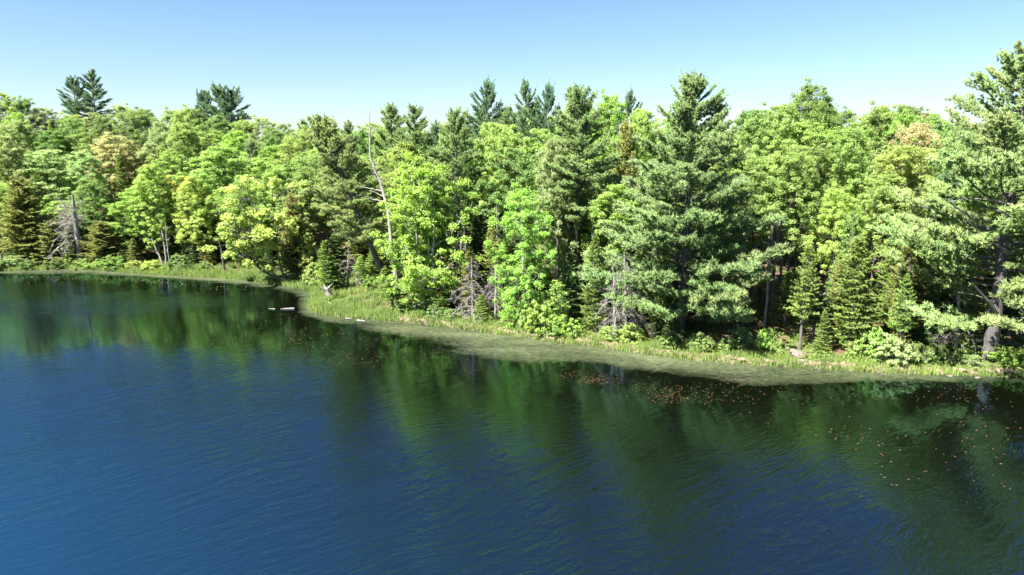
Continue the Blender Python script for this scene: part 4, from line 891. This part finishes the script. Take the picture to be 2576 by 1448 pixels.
pads(70, [(2200, 1140, 90, 25, 0.25), (2350, 1200, 110, 35, 0.1), (2480, 1100, 90, 60, 0)], 0.045, (0.17, 0.09, 0.07), 'sparse pink leaves floating at the lower right', 5)
pads(240, [(2100, 1000, 220, 30, 0.03), (2400, 990, 140, 22, 0), (2150, 1090, 120, 14, 0.1), (1850, 985, 90, 14, 0)], 0.04, (0.11, 0.08, 0.045), 'tan specks of leaves floating off the right shore', 6)
pads(130, [(150, 700, 120, 8, 0.03), (420, 715, 130, 8, 0.05)], 0.06, (0.3, 0.28, 0.16), 'pale specks of leaves floating along the far left shore', 7)

# ---------------------------------------------------------------- the wood behind: one tree at a time
SKY = [(-200, 215), (0, 215), (40, 215), (70, 252), (130, 268), (200, 292), (280, 256), (370, 262), (410, 276), (450, 256), (520, 278), (600, 292), (640, 286), (700, 302), (770, 300), (810, 300), (850, 318), (880, 298), (930, 303),
       (960, 300), (1050, 305), (1100, 318), (1150, 290), (1220, 262), (1330, 262), (1400, 280), (1450, 250), (1530, 245), (1600, 262), (1650, 270), (1700, 300), (1800, 300), (1840, 300), (1900, 278), (1980, 268), (2040, 240), (2100, 262), (2170, 298),
       (2220, 268), (2280, 262), (2340, 275), (2400, 312), (2430, 300), (2576, 290), (2800, 270)]
taken = [(r[3], r[4], max(1.6, r[5]*0.5)) for r in REG]
cands = []
rr2 = random.Random(11)
for layer, (off, gap, lo, hi) in enumerate([(9, 165, 430, 520), (15, 120, 350, 440), (23, 88, 300, 380), (33, 70, 262, 330), (46, 60, 0, 0), (12, 130, 400, 480), (28, 90, 285, 350)]):
    px = -120 - rr2.random()*40
    while px < 2700:
        Yv = sh(min(max(px, -150), 2700)) + off + rr2.uniform(-2.5, 2.5); sk = float(interp(SKY, px))
        yt = sk + rr2.uniform(-2, 12) if layer == 4 else max(sk + 8, rr2.uniform(lo, hi) + (sk - 255)*0.6)
        cands.append((px, yt, Yv, layer)); px += gap*rr2.uniform(0.75, 1.25)
for px, yt, Yv, layer in cands:
    x = PD(px, yt, Yv)[0]
    if any((x-a)**2 + ((Yv-b)*0.7)**2 < (c*1.0)**2 for a, b, c in taken): continue
    if 745 < px < 965 and Yv < 74: continue
    taken.append((x, Yv, 1.5)); u = rr2.random(); left = px < 800
    if u < (0.06 if left else 0.14): fam, col = 'spire', rr2.choice(['pine', 'bluepine'])
    elif u < (0.12 if left else 0.2): fam, col = rr2.choice([('cedar', 'olive'), ('spruce', 'fir')])
    elif px > 1750 or rr2.random() < 0.2: fam, col = 'high', rr2.choice(['yellowgreen', 'green', 'yellowgreen', 'bright', 'green'])
    else: fam, col = 'full', rr2.choice(['pale', 'green', 'yellowgreen', 'green', 'deep', 'bright', 'pale'] if left else ['yellowgreen', 'green', 'bright', 'yellowgreen', 'deep'])
    wpx = rr2.uniform(3.0, 4.3)*F/Yv
    if fam in ('cedar', 'spruce'): wpx *= 0.55; yt += 25
    if fam == 'spire': wpx *= 0.8; yt -= 8
    place(fam, rr2.randrange(5), px, yt, Yv, wpx, col)
# young conifers in the shade under the canopy
px = -60
while px < 2640:
    for off in (5.5, 11.5):
        q = px + rr2.uniform(-18, 18); Yv = sh(q) + off + rr2.uniform(-2, 2); x = PD(q, 600, Yv)[0]
        if any((x-a)**2 + (Yv-b)**2 < 1.3 for a, b, c in taken) or (1780 < q < 1990) or (745 < q < 965 and Yv < 73): continue
        gy = proj((x, Yv, g1(x, Yv)))[1]; hgt = rr2.uniform(3.0, 6.5); yt = proj((x, Yv, g1(x, Yv) + hgt))[1]
        place(rr2.choice(['fir', 'fir', 'raised', 'spruce']), rr2.randrange(3), q, yt, Yv, rr2.uniform(0.9, 1.6)*F/Yv, rr2.choice(['dark', 'fir', 'fir', 'olive'])); taken.append((x, Yv, 1))
    px += rr2.uniform(48, 78)

# ---------------------------------------------------------------- labels for the wood behind, told from landmarks in the photo
LM = [(205, 200, 'the twin ridge pines'), (560, 240, 'the flat-topped pine clump'), (285, 400, 'the tan-leaved maple'), (932, 290, 'the tall white snag'), (188, 570, 'the broken snag'), (1350, 220, 'the twin skyline spires'),
      (1222, 215, 'the single pine spire'), (1745, 300, 'the great pine top'), (1745, 700, 'the great pine foot'), (2300, 330, 'the orange-tinged maple'), (2500, 420, 'the edge pine'), (680, 640, 'the leaning trunks'), (1462, 300, 'the two-topped pine'),
      (1068, 560, 'the large bright maple'), (548, 430, 'the broad yellow-green maple'), (2048, 230, 'the highest right-hand maple'), (2166, 720, 'the broad fir'), (1220, 710, 'the grey dead trees'), (1335, 600, 'the bright shore maple'),
      (40, 480, 'the far left cedar'), (438, 470, 'the golden maple'), (2036, 700, 'the bare-trunked fir'), (20, 230, 'the top left corner of the ridge'), (800, 330, 'the left-leaning pine'), (2485, 850, 'the thick edge trunk')]
words = {'broadleaf_tree': 'maple', 'pine_tree': 'pine', 'fir_tree': 'fir', 'cedar_tree': 'cedar', 'shrub': 'shrub'}
groups = {}
for r in REG:
    if not r[7]: continue
    px, py = r[1]; d = [math.hypot(px-a, (py-b)*1.3) for a, b, _ in LM]; k = int(np.argmin(d)); a, b, nm = LM[k]; dx, dy = px-a, py-b
    w = 'just beside' if math.hypot(dx, dy) < 18 else ('left of' if dx < 0 else 'right of') if abs(dx) > 1.6*abs(dy) else ('above' if dy < 0 else 'below') if abs(dy) > 1.6*abs(dx) else ('above and ' if dy < 0 else 'below and ') + ('left of' if dx < 0 else 'right of')
    groups.setdefault((CW[r[6]], words[r[2]], w, nm), []).append((d[k], r[0]))
ORD = ['nearest', 'second nearest', 'third nearest', 'fourth nearest', 'fifth nearest', 'sixth nearest', 'seventh nearest', 'eighth nearest']
for (cw, kd, w, nm), lst in groups.items():
    lst.sort(key=lambda q: q[0])
    for i, (_, o) in enumerate(lst):
        o['label'] = f"{cw} {kd} {w} {nm}" + ('' if len(lst) == 1 else f", {ORD[min(i, 7)]}"); o['group'] = 'trees of the wood behind the shore'
